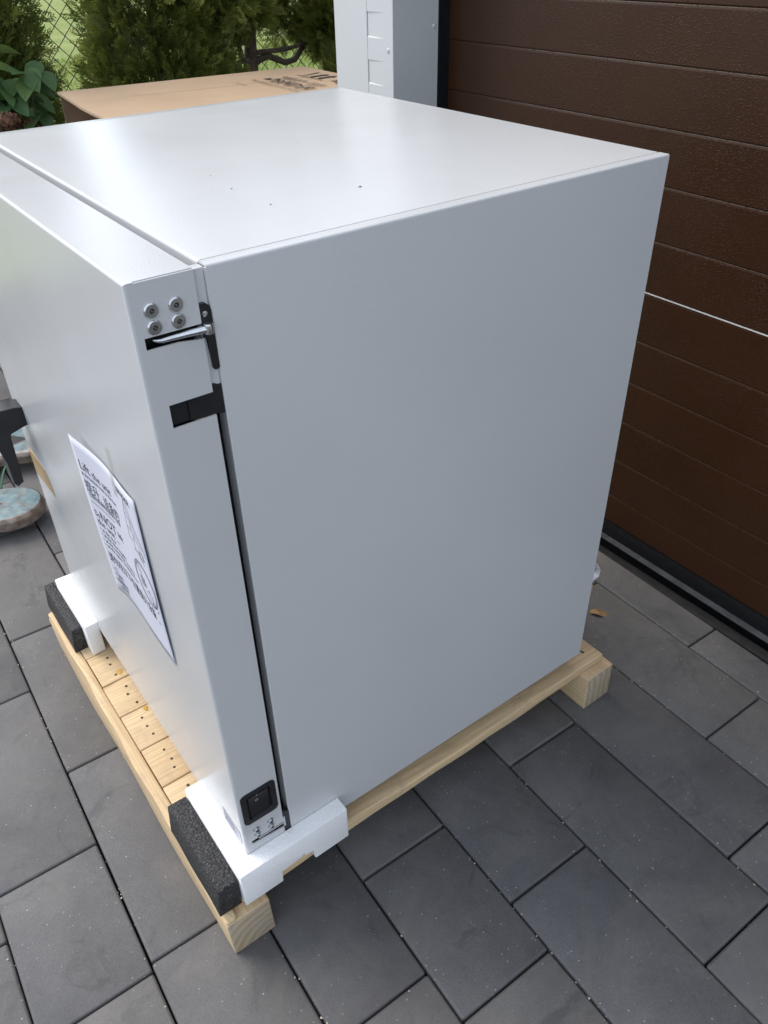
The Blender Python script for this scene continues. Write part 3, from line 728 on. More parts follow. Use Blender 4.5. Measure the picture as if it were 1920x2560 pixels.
# torn film and tape hanging behind the rear right edge
b = MB(); g = []
prof = [(0, .178), (.006, .174), (.010, .165), (.0135, .160), (.0125, .152), (.006, .148), (.003, .140)]
for i, (dx, z) in enumerate(prof): g.append([b.bm.verts.new((D + .0030 + dx * 1.2 + random.uniform(-.001, .001), .004 + k * .008 + random.uniform(-.002, .002), z + .004 * math.sin(k * 1.9 + i))) for k in range(5)])
for r0, r1 in zip(g, g[1:]):
    for k in range(4): b.bm.faces.new((r0[k], r0[k + 1], r1[k + 1], r1[k]))
o = b.build('film_scrap', 'film', loc=(D + .002, .01, .14), wn=False); o.modifiers.new('s', 'SOLIDIFY').thickness = .0006
tag(o, 'crumpled white film scrap poking out behind the rear right edge of the cabinet', 'scrap')
b = MB(); b.prism([(D + .0012, .1420), (D + .0050, .1405), (D + .0015, .1180)], 1, .001, .012)
tag(b.build('tape_scrap', 'tan_tape', wn=False), 'torn brown tape end hanging just below the white film scrap', 'tape')

# ================================================================== PALLET
pal = thing('pallet', (.24, .32, ZG), 'pale new pine pallet under the grey cabinet', 'pallet')
BT = .017
edges_y = [-.0068, .050, .125, .2000, .2770, .3550, .4300, .5045, .5800, .6560]
def deck_board(y0, y1, x0, x1):
    b = MB(); b.box(x0, x1, y0 + .0007, y1 - .0007, ZD - BT, ZD, .0013, 2)
    return b
for i, (y0, y1) in enumerate(zip(edges_y, edges_y[1:])):
    b = MB(); nseg = 1
    b.box(-.0962 + random.uniform(-.0008, .0008), .5835 + random.uniform(-.004, .004), y0 + random.uniform(.0007, .0014), y1 - random.uniform(.0006, .0013), ZD - BT, ZD - random.uniform(0, .0008), .0030 if i == 0 else .0014, 3)
    if i == 0:   # waney outer edge
        bmesh.ops.subdivide_edges(b.bm, edges=[e for e in b.bm.edges if abs(e.verts[0].co.x - e.verts[1].co.x) > .4], cuts=28)
        for v in b.bm.verts:
            if v.co.y < .02:
                k = .5 + .5 * math.sin(v.co.x * 17 + .6); v.co.y += .0007 * math.sin(v.co.x * 13) + .0004 * math.sin(v.co.x * 61)
                if v.co.z > ZD - .006: v.co.y += .0035 * k; v.co.z -= .0008 * k
                if v.co.z < ZD - .012: v.co.z += .0008 * math.sin(v.co.x * 23) ** 2 + random.uniform(0, .0006)
    o = b.build('deck_board', 'wood_x', pal, wn=False, angle=50)
    yc = (y0 + y1) / 2
    for xs_ in (-.0670, .5640):
        for k in (-1, 0, 1):
            nb_ = MB(); x = xs_ + random.uniform(-.0035, .0035); y = yc + k * .0205 + random.uniform(-.0045, .0045)
            if i == 0 and k != 1: y = yc + .004 * k
            nb_.disc((x, y, ZD - .0004), (0, 0, 1), [(.0022, 0), (.0020, .0007), (.0011, .0008), (0, .0004)], 9); nb_.build('nail', 'nail', o, wn=False)
def skid(x0, x1, y0, y1, z0, z1):
    b = MB(); vs = b.box(x0, x1, y0, y1, z0, z1, .0024, 2)
    bmesh.ops.subdivide_edges(b.bm, edges=[e for e in b.bm.edges if abs(e.verts[0].co.y - e.verts[1].co.y) > .3], cuts=14)
    for v in b.bm.verts:
        v.co.x += .0012 * math.sin(v.co.y * 19 + v.co.z * 40); v.co.z += .0006 * math.sin(v.co.y * 31) if v.co.z > z0 + .01 else 0
        if v.co.z < z0 + .008: v.co.z = max(v.co.z, z0)
    for f in b.bm.faces:
        n_ = f.normal if f.normal.length else f.calc_center_median(); f.normal_update()
        if abs(f.normal.y) > .9: f.material_index = 1
    return b.build('skid', ['wood_y', 'end_grain'], pal, wn=False, angle=50)
skid(-.1112, -.0520, -.0205, .6640, ZG, ZD - BT - .0002)
skid(.2120, .2700, .0700, .6600, ZG, ZD - BT - .0002)
skid(.5370, .5975, -.0205, .6640, ZG, ZD - BT - .0002)
b = MB(); b.box(-.1122, -.0970, -.0195, .6600, ZD - BT - .0001, ZD - .0012, .0028, 3)
bmesh.ops.subdivide_edges(b.bm, edges=[e for e in b.bm.edges if abs(e.verts[0].co.y - e.verts[1].co.y) > .3], cuts=40)
for v in b.bm.verts:
    if v.co.x < -.105:
        k = math.sin(v.co.y * 11 + .8); v.co.x += -.0022 * max(0, math.sin(v.co.y * 8.0 - .2)) + .0009 * math.sin(v.co.y * 43) + .0006
        if v.co.z > ZD - .008: v.co.z -= .003 * (k > .2) * (k - .2)
    if v.co.y < .02 and v.co.z > ZD - .012: v.co.z -= .010 * max(0.0, 1 - (v.co.y + .0195) / .03)
b.build('edge_batten', 'wood_y', pal, wn=False, angle=50)
for y, x in ((.452, -.0655), (.347, -.0655)):
    b = MB(); pts = [(x + .006 * math.cos(t) * random.uniform(.7, 1.2), y + .010 * math.sin(t) * random.uniform(.7, 1.1)) for t in [k * .7 for k in range(9)]]
    pass

# resin blobs
simple('resin', (0.58, 0.36, 0.09), 0.25, nscale=60, namt=0.3)
for i, (x, y, r) in enumerate(((-.0625, .4440, .0065), (-.0585, .3470, .0055))):
    b = MB(); g0 = [b.bm.verts.new((x + r * .7 * math.cos(t) * (1 + .3 * math.sin(3 * t)), y + r * math.sin(t), ZD + .0002)) for t in [2 * math.pi * k / 14 for k in range(14)]]
    c0 = b.bm.verts.new((x, y, ZD + .0004))
    for k in range(14): b.bm.faces.new((g0[k], g0[(k + 1) % 14], c0))
    b.build('resin_drop', 'resin', pal, wn=False)

# ================================================================== FOAM
def rough_foam(b, amp, sc, cuts=0):
    for v in b.bm.verts:
        p = v.co; v.co += Vector((math.sin(p.y * sc * 1.3 + p.z * sc), math.sin(p.x * sc + p.z * sc * 1.7), math.sin(p.x * sc * 1.1 + p.y * sc * .9))) * amp
b = MB()
b.prism([(-.0828, -.0326), (-.0300, -.0326), (-.0290, -.0118), (.0010, -.0085), (.0012, -.0062), (.0038, -.0060), (.0040, -.0108), (.0172, -.0112), (.0178, -.0305), (.0500, -.0300), (.0695, -.0298), (.0695, .0302), (-.0828, .0302)], 1, -.0213, -.0006)
b.box(-.0828, -.0609, -.0006, .1310, -.0332, .0302)
es = [e for e in b.bm.edges if len(e.link_faces) == 2 and e.calc_face_angle(0) > .5 and not all(abs(v.co.y + .0006) < 1e-5 for v in e.verts)]
bmesh.ops.bevel(b.bm, geom=es, offset=.0014, segments=2, affect='EDGES', profile=.5)
o = b.build('foam_corner', 'white_foam', loc=(-.0609, -.0006, ZD), angle=60, wn=False)
tag(o, 'white foam corner guard around the near bottom corner, notched along its side', 'foam guard', 'white foam corner guards under the cabinet')
b = MB()
b.prism([(-.0828, .5045), (-.0609, .5060), (-.0609, .6545), (-.0828, .6545)], 2, -.0332, .0302)
b.box(-.0607, .0690, W + .0006, .6545, -.0332, .0302)
bmesh.ops.bevel(b.bm, geom=list(b.bm.edges), offset=.0014, segments=2, affect='EDGES', profile=.5)
tag(b.build('foam_corner', 'white_foam', loc=(-.0609, .6, ZD), angle=60, wn=False), 'white foam corner guard around the far left bottom corner of the cabinet', 'foam guard', 'white foam corner guards under the cabinet')
def block(x0, x1, y0, y1, z1, label, notch=None):
    b = MB(); b.prism([(x0 - .0003, ZD), (x1, ZD), (x1, z1), (x0 + .0045, z1)], 1, y0, y1)
    bmesh.ops.bevel(b.bm, geom=list(b.bm.edges), offset=.0007, segments=1, affect='EDGES', profile=.5)
    bmesh.ops.subdivide_edges(b.bm, edges=[e for e in b.bm.edges if abs(e.verts[0].co.y - e.verts[1].co.y) > .05], cuts=16)
    for v in b.bm.verts:
        v.co += Vector((.0003 * math.sin(v.co.y * 70), 0, .0002 * math.sin(v.co.y * 50 + v.co.x * 90)))
        if notch and v.co.x < x0 + .010 and notch[0] < v.co.y < notch[1]: v.co.x += .0030
    return tag(b.build('foam_block', 'black_foam', loc=((x0 + x1) / 2, (y0 + y1) / 2, ZD), angle=50, wn=False), label, 'foam block', 'black foam blocks on the pallet front edge')
block(-.1142, -.0842, -.0135, .1305, .0170, 'black cellular foam block on the pallet beside the near white corner guard')
block(-.1045, -.0835, .5300, .6740, .0120, 'black cellular foam block on the pallet beside the far left white guard')

# ================================================================== CARDBOARD BOX
cb = thing('cardboard_box', (.82, 1.52, ZG), 'brown corrugated shipping carton lying on its side with an open end, behind the cabinet', 'cardboard box')
T = .0055; y0, y1 = 1.20, 1.886; x1_ = 1.215; zt = .600
# top panel with a slightly sagging, flared open edge
b = MB(); nx, ny = 16, 14; top = []; bot = []
for j in range(ny + 1):
    fy = j / ny; y = y1 + (y0 - y1) * fy
    xe = np.interp(fy, [0, .25, .44, .56, .64, 1], [.4729, .4483, .4326, .4295, .4298, .44])
    rt, rb = [], []
    for i in range(nx + 1):
        fx = i / nx; x = xe + (x1_ - .03 * fy - xe) * fx
        z = zt - .004 * math.sin(math.pi * fx) * math.sin(math.pi * fy) + (1 - fx) ** 6 * .004 * math.sin(fy * 5)
        yy = y - .047 * fx
        rt.append(b.bm.verts.new((x, yy, z))); rb.append(b.bm.verts.new((x, yy, z - T)))
    top.append(rt); bot.append(rb)
for j in range(ny):
    for i in range(nx):
        b.bm.faces.new((top[j][i], top[j][i + 1], top[j + 1][i + 1], top[j + 1][i])); b.bm.faces.new((bot[j][i], bot[j + 1][i], bot[j + 1][i + 1], bot[j][i + 1])).material_index = 1
for j in range(ny): b.bm.faces.new((top[j][0], top[j + 1][0], bot[j + 1][0], bot[j][0])).material_index = 2; b.bm.faces.new((top[j][nx], bot[j][nx], bot[j + 1][nx], top[j + 1][nx]))
for i in range(nx): b.bm.faces.new((top[0][i], bot[0][i], bot[0][i + 1], top[0][i + 1])); b.bm.faces.new((top[ny][i], top[ny][i + 1], bot[ny][i + 1], bot[ny][i]))
ctop = b.build('top_panel', ['cardboard', 'cardboard_inside', 'cardboard_edge'], cb, wn=False)
def wallp(name, pts, z0, z1, mats=('cardboard', 'cardboard_inside')):
    b = MB(); b.prism(pts, 2, z0, z1); return b.build(name, list(mats), cb, wn=False)
wallp('back_wall', [(.478, y1 - .001), (x1_ - .001, y1 - .048), (x1_ - .001, y1 - .048 - T), (.478, y1 - .001 - T)], ZG + .002, zt - T - .0002, ('cardboard_inside',))
wallp('front_wall', [(.445, y0), (x1_ - .031, y0 - .047), (x1_ - .031, y0 - .047 + T), (.445, y0 + T)], ZG + .002, zt - T - .0002, ('cardboard',))
wallp('end_wall', [(x1_ - .001 - T, y1 - .055), (x1_ - .001, y1 - .049), (x1_ - .031, y0 - .047), (x1_ - .031 - T, y0 - .04)], ZG + .002, zt - T - .0002, ('cardboard',))
wallp('base_panel', [(.478, y1 - .008), (x1_ - .01, y1 - .056), (x1_ - .04, y0 - .03), (.445, y0 + .008)], ZG + .001, ZG + .001 + T, ('cardboard_inside',))
b = MB()
for s_ in range(20):
    fx0, fx1 = s_ / 20, (s_ + 1) / 20
    P = lambda fx, dy: (.456 + (1.17 - .456) * fx, 1.692 - .047 * fx + dy, zt - .004 * math.sin(math.pi * fx) * math.sin(math.pi * .28) + .0012)
    b.quad(P(fx0, -.0012), P(fx1, -.0012), P(fx1, .0012), P(fx0, .0012))
b.build('fold_crease', 'cardboard_edge', ctop, smooth=False)
# print: baseline runs along -Y, letter tops towards +X
pb = MB()
def pr(x0, y0_): 
    return lambda x, y: (x0 + y - .03 * x, y0_ - x, zt + .0006)
put_text(ctop, 'ink_brown', 'BINDER', .0560, pr(.985, 1.652), sx=1.02, shear=.25)
put_text(ctop, 'ink_brown', 'Best conditions for your success', .0200, pr(.957, 1.703), shear=.1)
for k, (x0, yy0, yy1) in enumerate(((1.060, 1.692, 1.560), (1.050, 1.690, 1.555), (1.040, 1.672, 1.590), (1.056, 1.538, 1.465), (1.046, 1.540, 1.470), (1.036, 1.540, 1.480), (1.018, 1.600, 1.530), (1.008, 1.600, 1.545))):
    xx = lambda y_: x0 + .03 * (y_ - yy0)
    for q_ in range(5):
        ya = yy0 + (yy1 - yy0) * q_ / 5; yb = yy0 + (yy1 - yy0) * (q_ + .86) / 5
        pb.quad((xx(ya), ya, zt + .0006), (xx(yb), yb, zt + .0006), (xx(yb) + .0042, yb, zt + .0006), (xx(ya) + .0042, ya, zt + .0006))
# arrow emblem before the name
for dx, dy in ((0, 0), (.014, -.026)):
    pb.bm.faces.new([pb.bm.verts.new((.992 + dx + a_, 1.700 + dy - c_, zt + .0006)) for a_, c_ in ((0, 0), (.030, .010), (.010, .026), (.004, .016))])
# handling symbols: two upright arrows on a bar, a glass, an umbrella
def poly(pts): pb.bm.faces.new([pb.bm.verts.new((x, y, zt + .0006)) for x, y in pts])
poly([(1.100, 1.690), (1.104, 1.690), (1.104, 1.560), (1.100, 1.560)]); poly([(1.172, 1.690), (1.174, 1.690), (1.174, 1.680), (1.104, 1.665), (1.104, 1.669)])
poly([(1.110, 1.640), (1.150, 1.640), (1.150, 1.650), (1.175, 1.632), (1.150, 1.614), (1.150, 1.624), (1.110, 1.624)])
poly([(1.110, 1.600), (1.150, 1.600), (1.150, 1.610), (1.175, 1.592), (1.150, 1.574), (1.150, 1.584), (1.110, 1.584)])
poly([(1.110, 1.535), (1.112, 1.500), (1.122, 1.515), (1.150, 1.500), (1.168, 1.518), (1.150, 1.545), (1.122, 1.520)])
poly([(1.095, 1.488), (1.150, 1.490), (1.172, 1.470), (1.150, 1.450), (1.147, 1.468), (1.095, 1.480)])
put_text(ctop, 'ink_brown', 'Made in Germany', .0095, pr(.902, 1.690))
o = pb.build('printed_symbols', 'ink_brown', ctop, smooth=False); o['kind'] = 'stuff'

# ================================================================== PALLET JACK (fork tips reach into view)
pj = thing('pallet_jack', (-.6, 1.4, ZG), 'worn blue hand pallet jack with rusty fork tips beside the cabinet', 'pallet jack')
d_ = Vector((-.93, .37, 0)).normalized(); p_ = Vector((d_.y, -d_.x, 0)) * -1     # p_ points to the camera side
if p_.y > 0: p_ = -p_
def fork(tip, L=.80, wd=.138, z0=-.098, z1=-.070):
    tip = Vector((*tip, 0)); pts = []
    for k in range(13):
        t = math.pi * (k / 12 - .5); pts.append((.075 * (1 - math.cos(t)), wd / 2 * math.sin(t)))
    pts = [(a, c) for a, c in pts] + [(L, wd / 2), (L, -wd / 2)]
    b = MB(); hole = [(.085, .0), (.135, .030), (.175, .030), (.175, -.030), (.135, -.030)]
    loc = lambda a, c, z: tip + d_ * a + p_ * c + Vector((0, 0, z))
    ins = [(max(.006, a + .006) if a < .4 else a, c * .90) for a, c in pts]
    L1 = [b.bm.verts.new(loc(a, c, z0)) for a, c in pts]; L2 = [b.bm.verts.new(loc(a, c, z1 - .012)) for a, c in pts]; L3 = [b.bm.verts.new(loc(a + (.003 if a < .4 else 0), c * .965, z1 - .003)) for a, c in pts]; L4 = [b.bm.verts.new(loc(*q_, z1)) for q_ in ins]
    n = len(pts)
    for r0, r1 in ((L1, L2), (L2, L3), (L3, L4)):
        for k in range(n): 
            f = b.bm.faces.new((r0[k], r0[(k + 1) % n], r1[(k + 1) % n], r1[k])); f.material_index = 1
    b.bm.faces.new(L4); b.bm.faces.new(L1[::-1])
    fo = b.build('fork', ['worn_blue_paint', 'worn_steel'], pj, wn=False, angle=70)
    h = MB(); h.bm.faces.new([h.bm.verts.new(loc(a, c, z1 + .0006)) for a, c in hole]); 
    rim = MB()
    for k in range(5):
        q0, q1 = hole[k], hole[(k + 1) % 5]; cx_ = .14
        o0, o1 = [(cx_ + (q_[0] - cx_) * 1.1, q_[1] * 1.12) for q_ in (q0, q1)]
        rim.quad(loc(*q0, z1 + .0008), loc(*q1, z1 + .0008), loc(*o1, z1 + .0003), loc(*o0, z1 + .0003))
    h.build('roller_opening', 'black_core', fo, smooth=False); rim.build('opening_rim', 'worn_steel', fo, smooth=False)
fork((.0035, 1.082)); fork((.135, 1.332))
q0 = Vector((.0035, 1.065, 0)) + d_ * .80 - p_ * .19
b = MB(); Rz = Matrix.Rotation(math.atan2(d_.y, d_.x), 3, 'Z')
b.box(q0.x - .02, q0.x + .12, q0.y - .27, q0.y + .27, -.10, .03, .01, 2, R=Rz, at=q0); b.build('crosshead', 'worn_blue_paint', pj)
b = MB(); hp = q0 + d_ * .14; b.tube([hp + Vector((0, 0, -.02)), hp + Vector((0, 0, .06)), hp + d_ * .18 + Vector((0, 0, .55)), hp + d_ * .22 + Vector((0, 0, .75))], .016, 10); b.build('tiller', 'black_plastic', pj)
b = MB(); b.disc(hp - p_ * .05 + Vector((0, 0, -.060)), p_, [(0, 0), (.062, 0), (.062, .09), (0, .09)], 24); b.build('steer_wheel', 'black_plastic', pj)
b = MB(); g = []
for k in range(9):
    t = k / 8; p = Vector((-.058 + .050 * t, 1.245 + .080 * t, ZG + .004 + .030 * math.sin(t * 2.2))); g.append([b.bm.verts.new(p + Vector((-.0022, .0016, 0))), b.bm.verts.new(p + Vector((.0022, -.0016, .001)))])
for r0, r1 in zip(g, g[1:]): b.bm.faces.new((r0[0], r0[1], r1[1], r1[0]))
o = b.build('plastic_strap', 'green_web', loc=(-.03, 1.28, ZG), wn=False); o.modifiers.new('s', 'SOLIDIFY').thickness = .0012
tag(o, 'thin green plastic strap end lying between the blue pallet jack forks', 'strap')
# dry leaf scrap
b = MB(); g = []
for k in range(7):
    t = k / 6; p = Vector((.7215 + .024 * t, .1290 - .026 * t, ZG + .0022 + .003 * math.sin(t * 5))); wd = .0045 * math.sin(math.pi * (.15 + .75 * t)) + .0006
    g.append([b.bm.verts.new(p + Vector((-wd, -wd, .001 * math.sin(k)))), b.bm.verts.new(p + Vector((wd, wd, .002)))])
for r0, r1 in zip(g, g[1:]): b.bm.faces.new((r0[0], r0[1], r1[1], r1[0]))
o = b.build('dry_leaf', 'dry_leaf', loc=(.733, .116, ZG), wn=False); o.modifiers.new('s', 'SOLIDIFY').thickness = .0006
tag(o, 'curled tan dry leaf scrap on the paving behind the cabinet rear corner', 'leaf')

# ================================================================== FENCE
fe = thing('wire_fence', (1.3, 2.6, ZG), 'green chain-link wire fence between the conifers and the lawn', 'fence')
fv, ff = [], []
def wire_seg(a_, c_, r):
    a_, c_ = Vector(a_), Vector(c_); d = (c_ - a_).normalized(); s1 = d.cross(Vector((0, 1, 0))).normalized() * r; s2 = d.cross(s1).normalized() * r
    base = len(fv)
    for p in (a_, c_):
        for k in range(3):
            t = k * 2.0944; fv.append(tuple(p + s1 * math.cos(t) + s2 * math.sin(t)))
    for k in range(3): ff.extend((base + k, base + (k + 1) % 3, base + 3 + (k + 1) % 3, base + 3 + k))
mx, mz = .0278, .0300
xs0, zs0 = .195, ZG + .005
for i in range(110):
    for j in range(34):
        if (i + j) % 2: continue
        x = xs0 + i * mx; z = zs0 + j * mz; dy = .0018
        n0 = (x, 2.6 + dy, z)
        wire_seg((x - .003, 2.6 + dy, z), (x + mx - .003, 2.6 - dy, z + mz), .0017); wire_seg((x + .003, 2.6 - dy, z), (x - mx + .003, 2.6 + dy, z + mz), .0017)
mesh_o = np_mesh('wire_mesh', fv, ff, 4, 'wire', fe); mesh_o['kind'] = 'stuff'
for x in (.30, 2.15):
    b = MB(); b.tube([(x, 2.618, ZG - .02), (x, 2.618, ZG + 1.08)], .015, 12); b.build('post', 'wire', fe)
for z in (ZG + .03, ZG + 1.03):
    b = MB(); b.tube([(.2, 2.604, z), (3.2, 2.604, z)], .0014, 5); b.build('tension_wire', 'wire', fe)

# ================================================================== THUJAS
def frond_template(seed, n=8):
    r = np.random.default_rng(seed); v = []; f = []
    def blade(p, q, wd, lift):
        base = len(v); d = q - p; L = np.linalg.norm(d) + 1e-9; nrm = np.array([-d[1], d[0], 0]) / L * wd
        m = p + d * .55; m = m + np.array([0, 0, lift])
        v.extend([p, m + nrm, q, m - nrm]); f.append([base, base + 1, base + 2, base + 3])
    droop = r.uniform(-.25, .1)
    ax = lambda t: np.array([t, .05 * math.sin(t * 4 + seed), droop * t * t])
    for k in range(n):
        t = .08 + .86 * k / (n - 1)
        L = (.42 * (1 - t) + .13) * r.uniform(.75, 1.2)
        for sgn in (-1, 1):
            p = ax(t); q = p + np.array([L * .78, sgn * L * .72, r.uniform(-.05, .08)])
            blade(p, q, .030, .01)
            if L > .22:
                for tt, s2 in ((.45, 1), (.65, -1)):
                    pp = p + (q - p) * tt; qq = pp + np.array([L * .42, sgn * L * .10 + s2 * L * .17, .02]); blade(pp, qq, .024, .01)
    for t0, t1 in ((0, .35), (.35, .7), (.7, 1.05)): blade(ax(t0), ax(t1), .022, 0)
    return np.array(v), np.array(f)
TPL = [frond_template(s) for s in range(4)]
def frond_mesh(pos, dirs, size, tint):
    """pos (N,3), dirs (N,3) growth direction, size (N,)"""
    V_, F_, T_ = [], [], []; off = 0
    N = len(pos); which = rng.integers(0, 4, N)
    for k in range(4):
        idx = np.where(which == k)[0]
        if len(idx) == 0: continue
        tv, tf = TPL[k]; d = dirs[idx]; d = d / np.linalg.norm(d, axis=1, keepdims=True)
        rnd = rng.normal(size=(len(idx), 3)) * np.array([1, 1, .5]); s1 = np.cross(d, rnd); s1 /= np.linalg.norm(s1, axis=1, keepdims=True) + 1e-9
        s2 = np.cross(d, s1)
        sz = size[idx][:, None, None]
        P = pos[idx][:, None, :] + sz * (tv[None, :, 0:1] * d[:, None, :] + tv[None, :, 1:2] * s1[:, None, :] + tv[None, :, 2:3] * s2[:, None, :])
        V_.append(P.reshape(-1, 3)); n = len(tv)
        F_.append((tf[None] + (np.arange(len(idx)) * n)[:, None, None] + off).reshape(-1))
        tip = np.clip(tv[:, 0], 0, 1) * .28
        T_.append((tint[idx][:, None] * .72 + tip[None]).reshape(-1)); off += n * len(idx)
    return np.concatenate(V_), np.concatenate(F_), np.concatenate(T_)
def cone_points(n, cx, cy, z0, z1, rad, shell=.35):
    """points in a column crown; rad(t) radius along the height, with lumps"""
    t = rng.random(n) ** .9; a = rng.uniform(0, 2 * math.pi, n)
    lump = 1 + .16 * np.sin(a * 5 + t * 19) * np.sin(t * 31 + a * 2) + .10 * np.sin(a * 9 - t * 43)
    rr_ = rad(t) * lump * (1 - shell * rng.random(n) ** 1.5)
    p = np.stack([cx + rr_ * np.cos(a), cy + rr_ * np.sin(a), z0 + (z1 - z0) * t], 1)
    out = np.stack([np.cos(a), np.sin(a), np.zeros(n)], 1)
    return p, out
def blob_points(n, c, r):
    d = rng.normal(size=(n, 3)); d /= np.linalg.norm(d, axis=1, keepdims=True)
    rad = (rng.random(n) ** .45)[:, None] * np.array(r)
    return np.array(c) + d * rad, d
def crown_object(parent, parts, name='crown'):
    P = np.concatenate([p for p, d, s_, t in parts]); Dd = np.concatenate([d for p, d, s_, t in parts]); Sz = np.concatenate([s_ for p, d, s_, t in parts]); Tt = np.concatenate([t for p, d, s_, t in parts])
    v, f, t = frond_mesh(P, Dd, Sz, Tt); return np_mesh(name, v, f, 4, 'thuja_leaf', parent, tint=t)
def dirs_from(out, up=.55, jit=.45):
    return out + np.array([0, 0, up]) + rng.normal(size=out.shape) * jit
def column_thuja(label, cx, cy, z1, rmax, n, group, z0=ZG + .03):
    t = thing('thuja', (cx, cy, ZG), label, 'conifer', group)
    b = MB(); b.tube([(cx, cy, ZG - .03), (cx + .01, cy, .3), (cx, cy + .01, z1 * .8)], [.03, .022, .008], 10); b.build('trunk', 'trunk_bark', t)
    rad = lambda q: rmax * np.interp(q, [0, .08, .3, .6, .85, 1], [.80, .97, 1.0, .84, .5, .06])
    p, o = cone_points(n, cx, cy, z0, z1, rad)
    parts = [(p, dirs_from(o), rng.uniform(.035, .075, n), np.clip(rng.normal(.35, .25, n), 0, 1))]
    m = n // 2; p, o = cone_points(m, cx, cy, z0, z1, lambda q: rad(q) * .72, .5)
    parts.append((p, dirs_from(o, .8), rng.uniform(.06, .10, m), np.clip(rng.normal(.2, .2, m), 0, 1)))
    crown_object(t, parts)
    return t
GT = 'clipped conifers along the fence'
column_thuja('dark green column conifer at the far left, behind the broad-leaved shrub', .385, 2.34, 1.75, .185, 4800, GT)
column_thuja('broad dense column conifer behind the carton, right of the wire gap', .975, 2.38, 1.85, .222, 6500, GT)
# bare-legged thuja with trunk and bent branches
t3 = thing('thuja', (1.32, 2.38, ZG), 'conifer with bare trunk and curved lower branches behind the carton', 'conifer', GT)
Y3 = 2.38
b = MB(); b.tube([(1.325, Y3, ZG - .03), (1.318, Y3, .2), (1.319, Y3, .493), (1.326, Y3, .56), (1.333, Y3, .636), (1.352, Y3, .718), (1.36, Y3, .9), (1.35, Y3, 1.4)], [.034, .030, .028, .025, .020, .018, .016, .008], 12)
b.build('trunk', 'trunk_bark', t3)
def branch(pts, r0, r1, dy=0.0, par=t3):
    n = len(pts); b = MB(); P = [(x, Y3 - .012 + dy * (i / (n - 1)), z) for i, (x, z) in enumerate(pts)]
    b.tube(P, [r0 + (r1 - r0) * i / (n - 1) for i in range(n)], 9); b.build('branch', 'trunk_bark', par)
branch([(1.318, .566), (1.294, .557), (1.274, .573), (1.263, .619), (1.261, .644), (1.272, .70)], .011, .008, -.05)
branch([(1.318, .622), (1.274, .622), (1.227, .617), (1.193, .632), (1.166, .656), (1.147, .70)], .010, .007, -.04)
branch([(1.331, .554), (1.355, .566), (1.387, .574), (1.416, .563), (1.453, .548), (1.493, .555), (1.524, .588), (1.548, .621), (1.561, .664), (1.567, .72)], .013, .008, -.03)
branch([(1.343, .587), (1.381, .590), (1.427, .591), (1.466, .595), (1.498, .602), (1.54, .65)], .009, .006, -.06)
def blobs(lst, dens, up=.35):
    out = []
    for (c, r, n) in lst:
        n = int(n * dens); p, d = blob_points(n, c, r); out.append((p, dirs_from(d, up, .5), rng.uniform(.035, .075, n), np.clip(rng.normal(.42, .25, n), 0, 1)))
    return out
crown_object(t3, blobs([((1.18, 2.30, .735), (.11, .10, .085), 650), ((1.28, 2.31, .745), (.085, .09, .085), 480), ((1.15, 2.42, .83), (.13, .12, .12), 600), ((1.33, 2.36, .90), (.15, .14, .12), 650),
                         ((1.30, 2.38, 1.12), (.20, .18, .18), 800), ((1.31, 2.38, 1.40), (.16, .15, .20), 600), ((1.33, 2.38, 1.65), (.09, .09, .18), 300), ((1.36, 2.33, .78), (.035, .04, .05), 60)], 1.0))
t4 = thing('thuja', (1.66, 2.36, ZG), 'dark conifer with hanging sprays beside the light grey wall trim', 'conifer', GT)
b = MB(); b.tube([(1.70, 2.42, ZG - .03), (1.69, 2.41, .4), (1.66, 2.40, .75), (1.66, 2.40, 1.5)], [.028, .022, .016, .006], 10); b.build('trunk', 'trunk_bark', t4)
crown_object(t4, blobs([((1.60, 2.30, .655), (.085, .09, .095), 560), ((1.69, 2.30, .70), (.12, .11, .12), 900), ((1.50, 2.36, .735), (.07, .06, .10), 220), ((1.46, 2.38, .68), (.030, .035, .075), 100), ((1.78, 2.34, .72), (.12, .12, .17), 800), ((1.66, 2.38, .95), (.19, .16, .17), 900),
                         ((1.66, 2.38, 1.25), (.17, .16, .2), 700), ((1.66, 2.38, 1.55), (.10, .10, .2), 350)], 1.0))
t5 = thing('thuja', (1.73, 2.20, ZG), 'low pale green young conifer tuft at the far end of the carton', 'conifer', GT)
b = MB(); b.tube([(1.72, 2.2, ZG - .02), (1.72, 2.2, .4)], [.012, .006], 8); b.build('trunk', 'trunk_bark', t5)
n = 900; p, d = blob_points(n, (1.66, 2.2, .42), (.13, .10, .17)); 
crown_object(t5, [(p, dirs_from(d * .3, 1.0, .35), rng.uniform(.05, .09, n), np.clip(rng.normal(.62, .25, n), 0, 1))])
t6 = thing('thuja', (1.16, 2.24, ZG), 'small loose conifer seedling against the broad column conifer', 'conifer', GT)
b = MB(); b.tube([(1.16, 2.26, ZG - .02), (1.165, 2.26, .45)], [.012, .005], 8); b.build('trunk', 'trunk_bark', t6)
n = 520; p, d = blob_points(n, (1.165, 2.26, .44), (.075, .07, .15))
crown_object(t6, [(p, dirs_from(d * .4, .9, .35), rng.uniform(.04, .075, n), np.clip(rng.normal(.35, .2, n), 0, 1))])

